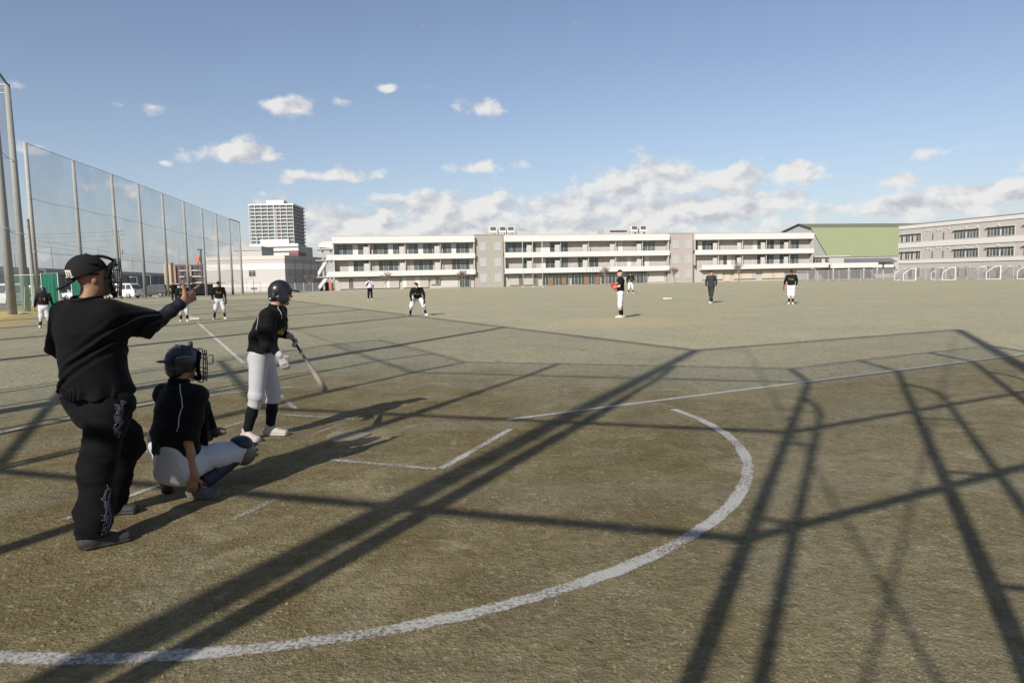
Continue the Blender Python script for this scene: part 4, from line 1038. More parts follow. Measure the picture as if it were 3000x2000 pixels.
def player(label, group, J, base, res=.013, hat='cap', hand=('none', 'none'), shirt=None, pants=None, top='jersey', letters=True, stripes=True, shoes=None, b=1.0, capback=False, cat='person', flap='L', long_sleeve=True, gl=None, gdir=None):
    root = empty('person', base, label=label, category=cat, group=group); base = np.asarray(base, float)
    rb = min(res, .010)
    P = body_prims(J, b)
    for q in 'LR':
        d = unit(J['wr'+q]-J['el'+q]); ch, pel, sd, hs = frame_torso(J); s = -1 if q == 'R' else 1
        P += hand_prims(J['wr'+q], d, sd*s, np.cross(unit(ch-pel), sd), .55, rf=max(.0095, rb*.95))
    sdf_obj('body', P, rb, M_SKIN, base, root)
    face_parts(J, base, root)
    shirt = shirt or M_JERSEY; pants = pants or M_PANTS
    fd = folds(46, .007, (((.5, .2, .8), 1), ((-.4, .5, .75), .8)), int(abs(base[0]*100)) % 97)
    trousers = top in ('suit', 'tee')
    o, V = sdf_obj('shirt' if not top == 'suit' else 'jacket', shirt_prims(J, b, .026, .98 if top == 'suit' else .80, (.08, .076) if top != 'suit' else (.075, .06), hem=-.04 if top == 'suit' else .055, blouse=.012), res, shirt, base, root, fd)
    if top == 'suit':
        for q in 'LR': sdf_obj('sleeve', [cone(J['el'+q], J['wr'+q]+(J['el'+q]-J['wr'+q])*.06, .060, .044, .02, cutb=True)], res, shirt, base, root)
    elif long_sleeve:
        for q in 'LR': sdf_obj('undershirt_sleeve', [cone(J['sh'+q]+(J['el'+q]-J['sh'+q])*.6, J['el'+q], .056, .050, .02), cone(J['el'+q], J['wr'+q]+(J['el'+q]-J['wr'+q])*.04, .050, .036, .02, cutb=True)], res, M_BLACKKNIT, base, root)
    if trousers: sdf_obj('trousers', pants_prims(J, b, .014, (.105, .085, .068), .96), res, pants, base, root, fd)
    else:
        sdf_obj('trousers', pants_prims(J, b, .016, (.112, .088, .070), .30), res, pants, base, root, fd)
        for q in 'LR': sdf_obj('sock', [cone(J['kn'+q]+(J['an'+q]-J['kn'+q])*.2, J['an'+q]-V3(0, 0, .02), .058, .046, .02)], res, M_SOCK, base, root)
        belt(J, .062, .172*b, .130*b, M_BLACK, base, root)
    for q in 'LR': sdf_obj('shoe', shoe_prims(J['an'+q], J['toe'+q]), res*.8, shoes or M_SHOEW, base, root)
    if hat == 'cap': sdf_obj('cap', cap_prims(J, capback), min(res, .009), M_CAP, base, root)
    elif hat == 'helmet': sdf_obj('helmet', helmet_prims(J, flap), min(res, .009), M_HELM, base, root)
    else:
        r, f, u = head_frame(J); c = J['head']
        sdf_obj('hair', [ell(c+u*.026-f*.012, (.084, .100, .100), (r, f, u), .012), ell(c+f*.085-u*.045, (.075, .075, .075), (r, f, u), .01, 's')], .009, M_HAIR, base, root)
    if letters: chest_letters(J, V, base, root)
    for q, g in zip('LR', hand):
        if g == 'none': continue
        d = unit(J['wr'+q]-J['el'+q]); ch, pel, sd, hs = frame_torso(J)
        nn = gl if gl is not None else sd*(-1 if q == 'R' else 1)
        gd = d if gdir is None else unit(gdir)
        sdf_obj('fielding_glove', glove_prims(J['wr'+q]+d*.06+gd*.02, gd, nn, 1.15), min(res, .010), g, base, root)
    return root
# ------------------------------------------------------------------ the three people at the plate
def umpire():
    base = (-2.80, 4.58, 0)
    J = dict(head=V3(-2.762, 4.60, 1.715), neck=V3(-2.80, 4.565, 1.53), shL=V3(-2.975, 4.63, 1.465), shR=V3(-2.63, 4.52, 1.465), elL=V3(-3.085, 4.70, 1.21), wrL=V3(-2.93, 4.92, 1.14),
             elR=V3(-2.475, 4.76, 1.385), wrR=V3(-2.34, 4.93, 1.53), hipL=V3(-2.885, 4.63, .88), hipR=V3(-2.695, 4.565, .88), knL=V3(-2.765, 4.865, .54), anL=V3(-2.965, 4.90, .09), toeL=V3(-2.81, 4.90, .03),
             knR=V3(-2.73, 4.42, .48), anR=V3(-2.685, 4.25, .09), toeR=V3(-2.53, 4.37, .03), face=V3(.80, .60, -.03), bow=V3(-.012, -.02, 0))
    root = empty('person', base, label='umpire in black with backward cap and mask, pointing with his right arm', category='person'); b = np.asarray(base)
    P = body_prims(J, 1.16, 1.1)
    P += hand_prims(J['wrR'], V3(.07, .13, .075), V3(-.9, .35, .1), V3(-.15, -.2, 1), .3, True, 1.12)
    P += hand_prims(J['wrL'], V3(.2, .9, -.1), V3(.9, -.2, 0), V3(0, 0, 1), .7, False, 1.08)
    sdf_obj('body', P, .0065, M_SKIN_DARK, b, root); face_parts(J, b, root)
    # loose windbreaker shirt bloused over the belt
    ch, pel, sd, hs = frame_torso(J); ax = unit(ch-pel)
    S = shirt_prims(J, 1.16, .040, .98, (.105, .100), hem=.05, blouse=.030)
    S += [econe(pel+ax*.02, pel+ax*.34, (.208, .168), (.212, .165), hs, .05, cuta=True)]
    fd1 = folds(46, .012, (((.62, .1, .78), 1), ((.5, .3, .8), .62), ((-.2, .6, .77), .8)), 3)
    low = pel+ax*.045
    def drape(X, Y, Z):                     # diagonal pull folds from the left hem up across the back, gathers along the hem
        q = (X-low[0])*hs[0]+(Y-low[1])*hs[1]; t = (Z-low[2]-.02)-.85*(q+.21)
        g = .016*np.exp(-(t/.075)**2)*np.sin(t*95+3*np.sin(q*9))+.012*np.exp(-((Z-low[2])/.07)**2)*np.sin(q*120+4*np.sin(q*23))
        return fd1(X, Y, Z)*np.clip(1.1-(Z-.85)*1.5, .25, 1.0)+g
    o, V = sdf_obj('shirt', S, .0080, M_BLACKCLOTH, b, root, drape, lambda X, Y, Z: -((X-low[0])*ax[0]+(Y-low[1])*ax[1]+(Z-low[2])*ax[2])+.008*np.sin(X*40))
    sdf_obj('hem_band', [econe(low-ax*.022, low+ax*.012, (.198, .156), (.204, .162), hs, .01, True, True)], .0075, M_BLACKKNIT, b, root)
    strokes_on('collar', [[J['neck']+V3(math.cos(a)*.078, math.sin(a)*.078, .028) for a in np.linspace(0, 2*math.pi, 17)]], V, J['neck'], .013, M_BLACKKNIT, b, root)
    sdf_obj('undershirt_sleeve', [cone(J['elR']+(J['shR']-J['elR'])*.25, J['elR'], .060, .056, .02), cone(J['elR'], J['wrR']-unit(J['wrR']-J['elR'])*.005, .056, .041, .02, cutb=True)], .007, M_NAVY, b, root, folds(70, .004, (((.6, .5, .6), 1),), 4))
    sdf_obj('undershirt_sleeve', [cone(J['elL'], J['wrL'], .056, .041, .02, cutb=True)], .007, M_NAVY, b, root)
    fd2 = folds(36, .022, (((.45, .2, .85), 1), ((-.5, .1, .8), .7), ((.1, .7, .7), 1.2)), 8)
    T = pants_prims(J, 1.13, .02, (.130, .108, .092), .97, .09)
    for q in 'LR': T.append(cone(J['kn'+q]+(J['an'+q]-J['kn'+q])*.55, J['an'+q]+V3(0, 0, -.03), .098, .098, .03, cutb=True))
    o, VT = sdf_obj('trousers', T, .0085, M_BLACKCLOTH, b, root, fd2)
    # crinkled glossy side panels on the trousers
    mg = mat('glossy_piping', (.11, .11, .13), .28, .6, var=.6, vscale=60)
    rs = random.Random(5)
    for P0, P1, C0, n in ((V3(-2.545, 4.44, .89), V3(-2.53, 4.43, .66), V3(-2.68, 4.52, .78), 110), (V3(-2.56, 4.30, .37), V3(-2.585, 4.24, .10), V3(-2.70, 4.33, .24), 130)):
        A1 = []
        for i in range(n):
            p = P0+(P1-P0)*rs.random()+V3(rs.uniform(-.03, .03), rs.uniform(-.03, .03), 0); d = V3(rs.uniform(-.02, .02), rs.uniform(-.02, .02), rs.uniform(-.018, .018)); A1.append([p-d, p+d])
        strokes_on('side_panel', A1, VT, C0, .0017, mg, b, root)
    for q in 'LR': sdf_obj('shoe', shoe_prims(J['an'+q], J['toe'+q], 1.12), .007, M_SHOEB, b, root)
    r, f, u = head_frame(J); c = J['head']
    cn = unit(u-.38*f); dc = c+u*.028-f*.040; bd_ = unit(-f-u*.62)
    cp = [ell(dc, (.104, .126, .122), (r, f, u), .012, cut=[(-cn, .012)]), ell(c-f*.158-u*.052, (.082, .070, .011), (r, bd_, unit(np.cross(r, bd_))), .014), ell(dc+u*.122, (.009, .009, .006), (r, f, u), .004)]
    o, VC = sdf_obj('cap', cp, .006, M_CAP, b, root)
    # cream letter on the panel above the backward brim
    L0 = dc-f*.108+r*.060-u*.012
    sdv = -unit(r*.8+f*.45)
    S = []
    for k in (-1, 0, 1): S.append([L0+sdv*(k*.019-.006)-u*.022, L0+sdv*(k*.019+.006)+u*.022])
    S += [[L0+sdv*(-.034)-u*.022, L0+sdv*(-.016)-u*.022], [L0+sdv*(.006)-u*.022, L0+sdv*.024-u*.022], [L0+sdv*(-.020)+u*.022, L0+sdv*.030+u*.022]]
    strokes_on('cap_letter', S, VC, dc, .0058, M_CREAMT, b, root)
    # face mask: cage bars, padding and harness
    mk = root
    cc = c-b; R3 = lambda x, y, z: tuple(cc+r*x+f*y+u*z)
    pad = MB()
    ring = [(.072*math.cos(a), .118-.045*abs(math.cos(a))**2, .105*math.sin(a)-.012) for a in np.linspace(0, 2*math.pi, 25)]
    pad.tube([R3(*q) for q in ring], .019, 8); mask = pad.build('mask_padding', M_BLACKKNIT, root, True)
    bars = MB()
    for z in (.085, .048, -.035, -.068, -.1): bars.tube([R3(x, .155-.055*(x/.09)**2-.10*max(0, -z-.05), z) for x in np.linspace(-.088, .088, 9)], .0042, 6)
    for x in (-.052, 0, .052): bars.tube([R3(x, .162-.05*(x/.09)**2-.25*abs(z)**1.6, z) for z in np.linspace(-.125, .125, 11)], .0042, 6)
    bars.tube([R3(.092*math.cos(a), .128-.03*math.cos(a)**2, .128*math.sin(a)-.005) for a in np.linspace(0, 2*math.pi, 25)], .005, 6)
    bars.build('cage', mat('dark_gloss_wire', (.03, .03, .032), .25, .6), mask, True)
    st = MB()
    for a0, a1 in (((.088, .06, .02), (-.088, .06, .02)), ((.075, .05, .085), (-.075, .05, .085))):
        st.tube([R3(.098*math.cos(t), .02-.125*math.sin(t)*1.0, a0[2]) for t in np.linspace(0, math.pi, 15)], .008, 6)
    st.tube([R3(.02*math.sin(9*t), .125-.24*t, .05+.088*math.sin(math.pi*(.22+.70*t))) for t in np.linspace(0, 1, 13)], .010, 6)
    st.build('harness', M_BLACKKNIT, mask, True)
umpire()
def catcher():
    base = (-2.60, 5.27, 0)
    J = dict(head=V3(-2.565, 5.345, 1.045), neck=V3(-2.585, 5.285, .885), shL=V3(-2.725, 5.335, .80), shR=V3(-2.415, 5.225, .80), elL=V3(-2.545, 5.585, .66), wrL=V3(-2.49, 5.60, .47),
             elR=V3(-2.475, 5.14, .47), wrR=V3(-2.435, 5.13, .195), hipL=V3(-2.68, 5.255, .29), hipR=V3(-2.52, 5.205, .29), knL=V3(-2.90, 5.60, .33), anL=V3(-2.785, 5.40, .10), toeL=V3(-2.86, 5.54, .03),
             knR=V3(-2.245, 5.53, .29), anR=V3(-2.475, 5.235, .10), toeR=V3(-2.31, 5.20, .03), face=V3(.62, .78, -.05), bow=V3(-.03, -.05, 0))
    root = empty('person', base, label='catcher squatting in black helmet, white trousers and shin guards', category='person'); b = np.asarray(base)
    P = body_prims(J, .98, .98)
    P += hand_prims(J['wrR'], V3(-.25, .05, -1), V3(-.6, .8, 0), V3(.8, .6, 0), .45, False, .95)
    P += hand_prims(J['wrL'], V3(.3, .5, -.6), V3(.2, .8, 0), V3(.8, 0, .3), .5, False, .95)
    sdf_obj('body', P, .0065, M_SKIN_DARK, b, root); face_parts(J, b, root)
    ch, pel, sd, hs = frame_torso(J); ax = unit(ch-pel); fw_ = unit(np.cross(ax, sd))*1.0
    if fw_[1] < 0: fw_ = -fw_
    fd = folds(42, .010, (((.5, .2, .8), 1), ((-.6, .2, .75), .7)), 12)
    S = shirt_prims(J, .98, .028, .98, (.078, .078), hem=.075, blouse=.016)
    S.append(econe(pel+ax*.10+V3(0, -.02, 0), pel+ax*.30+V3(0, -.03, 0), (.17, .13), (.17, .13), hs, .04))
    o, V = sdf_obj('shirt', S, .0075, M_JERSEY, b, root, fd)
    q0 = J['neck']+V3(.02, -.10, .02)
    strokes_on('piping', [[J['neck']+V3(.045, -.06, .0), J['shR']+V3(-.07, -.10, -.06), J['shR']+V3(-.105, -.10, -.16), J['shR']+V3(-.10, -.10, -.24)]], V, ch, .0035, M_PIPE, b, root)
    sdf_obj('undershirt_collar', [cone(J['neck']-V3(0, 0, .02), J['neck']+V3(0.005, .01, .045), .088, .074, .02, cutb=True)], .0075, M_BLACKKNIT, b, root)
    sdf_obj('left_sleeve', [cone(J['shL'], J['elL'], .062, .056, .02), cone(J['elL'], J['wrL'], .056, .042, .02)], .008, M_BLACKKNIT, b, root)
    cp = [econe(ch-ax*.05+fw_*.12, pel+ax*.10+fw_*.15, (.15, .045), (.135, .045), sd, .03), cone(ch+fw_*.10+V3(.05, 0, -.02), ch+fw_*.13-sd*.05, .05, .05, .03)]
    for z in (.12, .24, .36): cp.append(econe(ch-ax*z+fw_*.165-sd*.11, ch-ax*z+fw_*.165+sd*.11, (.045, .02), (.045, .02), ax, .008))
    sdf_obj('chest_protector', cp, .009, M_BLACKKNIT, b, root)
    bk = MB(); 
    bp = pel+ax*.11-fw_*.165-b
    bk.tube([tuple(bp-sd*.02-ax*.035), tuple(bp-sd*.02+ax*.045)], .022, 6); bk.build('strap_buckle', M_BLACK, root)
    T = pants_prims(J, .98, .018, (.112, .092, .075), .22, .10)
    T.append(econe(pel-V3(0, .03, .04), pel+V3(0, -.03, .10), (.175, .14), (.16, .13), hs, .05))
    o, VT = sdf_obj('trousers', T, .0075, M_PANTS, b, root, folds(44, .014, (((.7, .4, .5), 1), ((-.3, .6, .7), .8)), 20))
    for q in 'LR': sdf_obj('sock', [cone(J['kn'+q]+(J['an'+q]-J['kn'+q])*.15, J['an'+q], .056, .044, .02)], .009, M_SOCK, b, root)
    mg = mat('shin_guard_shell', (.12, .125, .12), .3, .5, var=.6, vscale=18); mn = mat('shin_guard_navy', (.025, .03, .055), .45, .4, var=.3)
    for q in 'LR':
        kn, an = J['kn'+q], J['an'+q]; ax2 = unit(an-kn); hp = J['hip'+q]; out = unit(unit(kn-hp)+unit(kn-an)*.2)
        o2 = unit(out-ax2*(out@ax2)); s0 = unit(np.cross(ax2, o2)); th = unit(kn-hp); s3 = unit(np.cross(th, V3(0, 0, 1))); u3 = np.cross(s3, th)
        g, _ = sdf_obj('shin_guard', [econe(kn+ax2*.06+o2*.012, an-ax2*.02+o2*.018, (.082, .074), (.066, .060), s0, .02)], .009, mn if q == 'R' else M_BLACK, b, root)
        sdf_obj('knee_cap', [ell(kn+th*.035-u3*.015, (.112, .095, .112), (s3, th, u3), .02)]+[cone(kn+th*.124+u3*(.04-.045*j)-s3*.06, kn+th*.124+u3*(.04-.045*j)+s3*.06, .013, .013, .012) for j in range(3)], .007, mg, b, g)
        sdf_obj('thigh_pad', [ell(kn+th*.02+u3*.062, (.112, .082, .062), (s3, th, u3), .02)], .0075, mn, b, g)
        out = o2
        m = MB()
        for t in (.3, .6, .85):
            c = kn+(an-kn)*t-b; s1 = unit(np.cross(ax2, out))
            m.tube([tuple(c+(s1*math.cos(a)+out*math.sin(a))*.072) for a in np.linspace(0, 2*math.pi, 13)], .008, 5)
        m.build('leg_strap', M_BLACK, g)
    for q in 'LR': sdf_obj('shoe', shoe_prims(J['an'+q], J['toe'+q]), .0075, M_SHOEB if q == 'L' else mat('grey_shoe', (.12, .115, .11), .6, var=.4, vscale=20), b, root)
    # helmet worn with the peak to the back, mask hooked on in front
    r, f, u = head_frame(J); c = J['head']; cc = c-b; R3 = lambda x, y, z: tuple(cc+r*x+f*y+u*z)
    hp = [ell(c+u*.016-f*.012, (.108, .126, .126), (r, f, u), .012, cut=[(-u, .085)]), ell(c-f*.148+u*.018, (.055, .055, .012), (r, f, u), .012), ell(c-f*.07-u*.05, (.09, .058, .072), (r, f, u), .02),
          ell(c+f*.10-u*.06, (.084, .11, .105), (r, f, u), .01, 's')]
    for x in (-1, 1): hp.append(cone(c+r*x*.045+u*.130-f*.03, c+r*x*.05+u*.10+f*.075, .014, .012, .012))
    hp.append(econe(c+f*.055+u*.105, c+f*.060+u*.150, (.024, .018), (.022, .016), r, .010))
    h, VH = sdf_obj('helmet', hp, .0065, M_HELM, b, root)
    S = [[c+r*.10-f*.03-u*(.035)+f*(k*.017)-u*.012, c+r*.11-f*.03-u*(.035)+f*(k*.017)+u*.008] for k in (-1, 0, 1)]
    S = [[c+r*.05-f*.11+(r*.6+f*.5)*(k*.018)-u*.040, c+r*.05-f*.11+(r*.6+f*.5)*(k*.018)-u*.024] for k in (-1, 0, 1, 2)]
    strokes_on('helmet_mark', S, VH, c, .0022, mat('grey_mark', (.35, .35, .35), .6), b, h)
    S = [[c+r*.08-f*.10+u*.05, c+r*.11+u*.055]]
    strokes_on('helmet_stripe', S, VH, c, .003, mat('grey_mark', (.35, .35, .35), .6), b, h)
    m = MB(); m.tube([R3(.092*math.cos(a), .118-.05*math.cos(a)**2, .105*math.sin(a)-.03) for a in np.linspace(0, 2*math.pi, 25)], .017, 8); mk = m.build('mask_padding', M_BLACKKNIT, root, True)
    bars = MB()
    for z in (.06, .025, -.05, -.085, -.12): bars.tube([R3(x, .175-.06*(x/.1)**2, z) for x in np.linspace(-.1, .1, 9)], .0045, 6)
    for x in (-.06, 0, .06): bars.tube([R3(x, .18-.05*(x/.1)**2-.3*abs(z+.03)**1.7, z) for z in np.linspace(-.155, .095, 11)], .0045, 6)
    bars.tube([R3(.108*math.cos(a), .138-.035*math.cos(a)**2, .135*math.sin(a)-.03) for a in np.linspace(0, 2*math.pi, 25)], .0055, 6)
    bars.tube([R3(.03, .19, .05), R3(.03, .225, .05), R3(.03, .225, -.02), R3(.03, .19, -.02)], .005, 6)
    bars.build('cage', MATS['dark_gloss_wire'], mk, True)
    sdf_obj('catchers_mitt', glove_prims(J['wrL']+V3(-.06, .06, -.02), V3(-.6, .5, .1), V3(.2, .9, .2), 1.2), .010, M_GLOVEK, b, root)
catcher()
def batter():
    base = (-2.66, 7.22, 0)
    J = dict(head=V3(-2.408, 7.235, 1.535), neck=V3(-2.462, 7.20, 1.40), shL=V3(-2.475, 7.365, 1.325), shR=V3(-2.475, 7.04, 1.315), elL=V3(-2.46, 7.50, 1.07), wrL=V3(-2.415, 7.43, 1.085) , elR=V3(-2.505, 6.97, 1.05), wrR=V3(-2.355, 6.955, .915),
             hipL=V3(-2.645, 7.31, .90), hipR=V3(-2.63, 7.13, .90), knL=V3(-2.585, 7.37, .45), knR=V3(-2.67, 7.10, .47), anL=V3(-2.645, 7.37, .095), anR=V3(-2.815, 7.155, .095), toeL=V3(-2.48, 7.34, .03), toeR=V3(-2.68, 7.06, .03),
             face=V3(.86, .50, -.08), bow=V3(-.04, 0, .0))
    J['wrL'] = V3(-2.395, 7.44, 1.065); J['elL'] = V3(-2.55, 7.52, 1.10)
    root = empty('person', base, label='batter in black jersey and white trousers, bat hanging from one hand', category='person'); b = np.asarray(base)
    hand = V3(-2.345, 7.405, 1.01); end = V3(-1.944, 7.05, .545); bd = unit(end-hand)
    P = body_prims(J, .95, .95)
    GP = hand_prims(J['wrR'], V3(.35, .12, -.95), V3(-.2, .95, 0), V3(.9, .3, .2), .38, False, .98)
    GL = hand_prims(J['wrL'], unit(V3(.75, -.25, -.6)), V3(-.35, -.6, -.55), V3(.3, -.6, .4), .95, False, .98, .0105)
    P += GP+GL
    sdf_obj('body', P, .0065, M_SKIN, b, root); face_parts(J, b, root)
    grow = lambda L, wr, el: [cone(wr+(el-wr)*.12, wr, .036, .034, .012)]+L
    o, _ = sdf_obj('batting_glove', hand_prims(J['wrR'], V3(.35, .12, -.95), V3(-.2, .95, 0), V3(.9, .3, .2), .38, False, 1.08, .0108)+[cone(J['wrR']+(J['elR']-J['wrR'])*.2, J['wrR'], .036, .035, .01, True)], .006, M_BGLOVE, b, root)
    sdf_obj('batting_glove', hand_prims(J['wrL'], unit(V3(.75, -.25, -.6)), V3(-.35, -.6, -.55), V3(.3, -.6, .4), .95, False, 1.08, .0115)+[cone(J['wrL']+(J['elL']-J['wrL'])*.15, J['wrL'], .036, .035, .01, True)], .006, M_BGLOVE, b, root)
    ch, pel, sd, hs = frame_torso(J); ax = unit(ch-pel)
    fd = folds(44, .010, (((.45, .2, .85), 1), ((-.5, .4, .75), .75)), 31)
    S = shirt_prims(J, .95, .032, .86, (.085, .085), hem=.045, blouse=.022)
    S.append(cone(J['elR']+(J['shR']-J['elR'])*.3, J['elR']+V3(.02, 0, -.03), .082, .075, .03))
    o, V = sdf_obj('shirt', S, .0075, M_JERSEY, b, root, fd)
    n = J['neck']
    strokes_on('piping', [[n+V3(-.045, -.05, .02), n+V3(-.10, -.10, -.03), J['shR']+V3(-.10, .02, -.02), J['shR']+V3(-.11, .05, -.16)], [n+V3(.05, -.06, .0), n+V3(.085, -.08, -.07), n+V3(.09, -.09, -.13)]], V, ch, .0035, M_PIPE, b, root)
    chest_letters(J, V, b, root)
    for q in 'LR': sdf_obj('undershirt_sleeve', [cone(J['sh'+q]+(J['el'+q]-J['sh'+q])*.5, J['el'+q], .058, .052, .02), cone(J['el'+q], J['wr'+q]+(J['el'+q]-J['wr'+q])*.16, .052, .040, .02, cutb=True)], .0075, M_BLACKKNIT, b, root)
    T = pants_prims(J, .95, .014, (.106, .078, .066), .27, .085)
    fdp = folds(52, .010, (((.2, .1, 1), 1), ((.5, .2, .7), .6)), 44)
    o, VT = sdf_obj('trousers', T, .0075, M_PANTS, b, root, lambda X, Y, Z: fdp(X, Y, Z)*np.clip(1.5-(Z-.36)*7, .12, 1.4))
    belt(J, .088, .158, .122, M_BLACK, b, root)
    for q in 'LR': sdf_obj('sock', [cone(J['kn'+q]+(J['an'+q]-J['kn'+q])*.18, J['kn'+q]+(J['an'+q]-J['kn'+q])*.5, .056, .058, .02), cone(J['kn'+q]+(J['an'+q]-J['kn'+q])*.5, J['an'+q]-V3(0, 0, .02), .058, .045, .02)], .0075, M_SOCK, b, root)
    for q in 'LR':
        s, VS = sdf_obj('shoe', shoe_prims(J['an'+q], J['toe'+q], 1.08), .006, M_SHOEW, b, root)
        d = J['toe'+q]-J['an'+q]; d[2] = 0; d = unit(d); sd2 = V3(-d[1], d[0], 0); p = J['an'+q]
        strokes_on('laces', [[p+d*(.05+k*.022)-sd2*.025+V3(0, 0, .03-k*.008), p+d*(.05+k*.022)+sd2*.025+V3(0, 0, .03-k*.008)] for k in range(4)], VS, V3(p[0], p[1], .02)+d*.07, .0035, mat('lace', (.30, .25, .22), .8), b, s)
    h, VH = sdf_obj('helmet', helmet_prims(J, 'B', True, 1.0), .0062, M_HELM, b, root)
    r, f, u = head_frame(J); c = J['head']
    strokes_on('helmet_label', [[c-f*.12+r*.03-u*(.055+k*.012), c-f*.11+r*.062-u*(.055+k*.012)] for k in (0, 1)], VH, c, .004, M_PIPE, b, h)
    # the bat is a thing of its own
    k0 = hand-bd*.085; prof = [(0, .010), (.004, .024), (.018, .025), (.028, .0135), (.20, .0125), (.23, .0128), (.245, .021), (.26, .0135), (.38, .0175), (.52, .027), (.62, .0325), (.76, .0335), (.80, .031), (.812, .022), (.815, .004)]
    t = empty('baseball_bat', tuple(k0), label='grey-barrelled baseball bat with black grip in the batter\'s left hand', category='bat')
    cut = [p for p in prof if p[0] <= .245]; bar = [p for p in prof if p[0] >= .245]
    MB().tube([tuple(bd*s) for s, _ in cut], [q for _, q in cut], 14).build('grip', M_BLACK, t, True)
    MB().tube([tuple(bd*s) for s, _ in bar], [q for _, q in bar], 16).build('barrel', mat('worn_bat', (.27, .225, .18), .45, .4, var=.25, vscale=8), t, True)
batter()

# ------------------------------------------------------------------ fielders and the others
G1 = 'players and officials out on the field'
def fielders():
    face = lambda x, y: math.degrees(math.atan2(-y+4, -x-1))
    # third baseman
    x, y = -13.05, 30.9
    J = pose(x, y, 0, -66, 1.72, dict(shL=(-.185, .05, 1.36), shR=(.185, .05, 1.36), neck=(0, .06, 1.42), head=(0, .12, 1.565), elL=(-.26, .03, 1.10), wrL=(-.27, .14, .87), elR=(.27, .0, 1.09), wrR=(.26, .10, .86), knL=(-.17, .06, .485), knR=(.17, .06, .485), anL=(-.20, -.02, .085), anR=(.24, -.06, .085), toeL=(-.24, .13, .03), toeR=(.30, .1, .03)))
    player('third baseman in cap and white trousers with dark glove, near the cream base', G1, J, (x, y, 0), hand=(M_GLOVEK, 'none'), shoes=M_SHOEW)
    # runner
    x, y = -14.03, 29.57
    J = pose(x, y, 0, -60, 1.68, dict(elL=(-.27, .05, 1.12), wrL=(-.2, .24, 1.0), elR=(.27, .03, 1.12), wrR=(.22, .2, .98), anL=(-.12, .1, .085), toeL=(-.12, .27, .03)))
    player('runner in shiny helmet beside third base, mostly behind the umpire\'s hand', G1, J, (x, y, 0), hat='helmet', flap='B')
    # coach far behind
    x, y = -29.7, 61
    J = pose(x, y, gz(y), -65, 1.76, dict(elR=(.27, .02, 1.12), wrR=(.24, .22, .99)))
    player('bareheaded man in black shirt and dark trousers standing beyond third base', G1, J, (x, y, gz(y)), hat='hair', shirt=M_JERSEY, pants=M_BLACKCLOTH, top='tee', letters=False, long_sleeve=False, res=.015)
    # shortstop, ready crouch
    x, y = -4.12, 30.41
    J = pose(x, y, 0, -84, 1.74, dict(hipL=(-.11, -.13, .80), hipR=(.11, -.13, .80), shL=(-.19, .20, 1.16), shR=(.19, .20, 1.16), neck=(0, .22, 1.21), head=(.03, .33, 1.33), elL=(-.30, .20, .90), wrL=(-.30, .33, .69), elR=(.29, .24, .90), wrR=(.23, .30, .64),
             knL=(-.27, .08, .44), knR=(.27, .08, .44), anL=(-.34, -.06, .085), anR=(.34, -.06, .085), toeL=(-.42, .08, .03), toeR=(.42, .08, .03), face=(-.45, .9, -.05)))
    player('shortstop crouching with hands towards his knees and dark glove, looking aside', G1, J, (x, y, 0), hand=(M_GLOVEK, 'none'))
    # pitcher, side on
    x, y = 4.10, 25.9; z = .02
    J = pose(x, y, z, 176, 1.80, dict(elL=(-.25, .06, 1.13), wrL=(-.07, .19, 1.10), elR=(.25, -.02, 1.09), wrR=(.08, .19, 1.06), anL=(-.10, .02, .085), toeL=(-.10, .19, .03), anR=(.10, -.07, .085), toeR=(.10, .10, .03), knL=(-.10, .03, .485), knR=(.10, -.02, .485), face=(.15, 1, -.1)))
    player('pitcher standing side-on on the mound holding a red glove at his waist', G1, J, (x, y, z), hand=(M_GLOVER, 'none'), long_sleeve=False, gl=V3(-.2, -1, .1), gdir=V3(-.35, 0, 1), res=.011)
    # centre fielder
    x, y = 9.98, 57.6
    J = pose(x, y, 0, -98, 1.74, dict(elL=(-.27, .03, 1.14), wrL=(-.16, .22, 1.10), elR=(.27, .03, 1.14), wrR=(.14, .22, 1.08), anL=(-.19, 0, .085), anR=(.19, 0, .085), toeL=(-.25, .15, .03), toeR=(.25, .15, .03), knL=(-.15, .03, .485), knR=(.15, .03, .485)))
    player('distant fielder in dark jersey with hands together, just right of the pitcher', G1, J, (x, y, 0), hand=(M_GLOVEK, 'none'), res=.016)
    # base umpire walking
    x, y = 10.70, 36.96
    J = pose(x, y, 0, -104, 1.74, dict(elR=(.26, .0, 1.12), wrR=(.25, .06, .87), elL=(-.26, -.06, 1.12), wrL=(-.23, .0, .88), knL=(-.03, .06, .485), anL=(.07, .10, .09), toeL=(.05, .27, .03), knR=(.04, -.03, .485), anR=(-.05, -.12, .09), toeR=(.0, .04, .03), face=(-.35, .9, -.25)))
    player('man in dark tracksuit walking with legs crossed, without cap', G1, J, (x, y, 0), hat='hair', shirt=mat('dark_tracksuit', (.022, .025, .026), .75, .3, var=.3, vscale=12), pants=mat('dark_tracksuit', (.03, .03, .03)), top='suit', letters=False)
    # first-base-side infielder
    x, y = 13.80, 34.07
    J = pose(x, y, 0, -112, 1.70, dict(elR=(.29, .02, 1.12), wrR=(.33, .16, .92), elL=(-.27, -.06, 1.13), wrL=(-.24, -.06, .92), anL=(-.08, 0, .085), anR=(.08, 0, .085), toeL=(-.11, .17, .03), toeR=(.11, .17, .03), knL=(-.09, .02, .485), knR=(.09, .02, .485)))
    player('infielder with gold chest lettering and red glove, farthest right of the players', G1, J, (x, y, 0), hand=('none', M_GLOVER))
    # man in white shirt
    x, y = -11.25, 55.2
    J = pose(x, y, 0, -82, 1.72, dict(elR=(.24, .10, 1.16), wrR=(.10, .20, 1.42), elL=(-.26, -.02, 1.12), wrL=(-.27, .05, .88)))
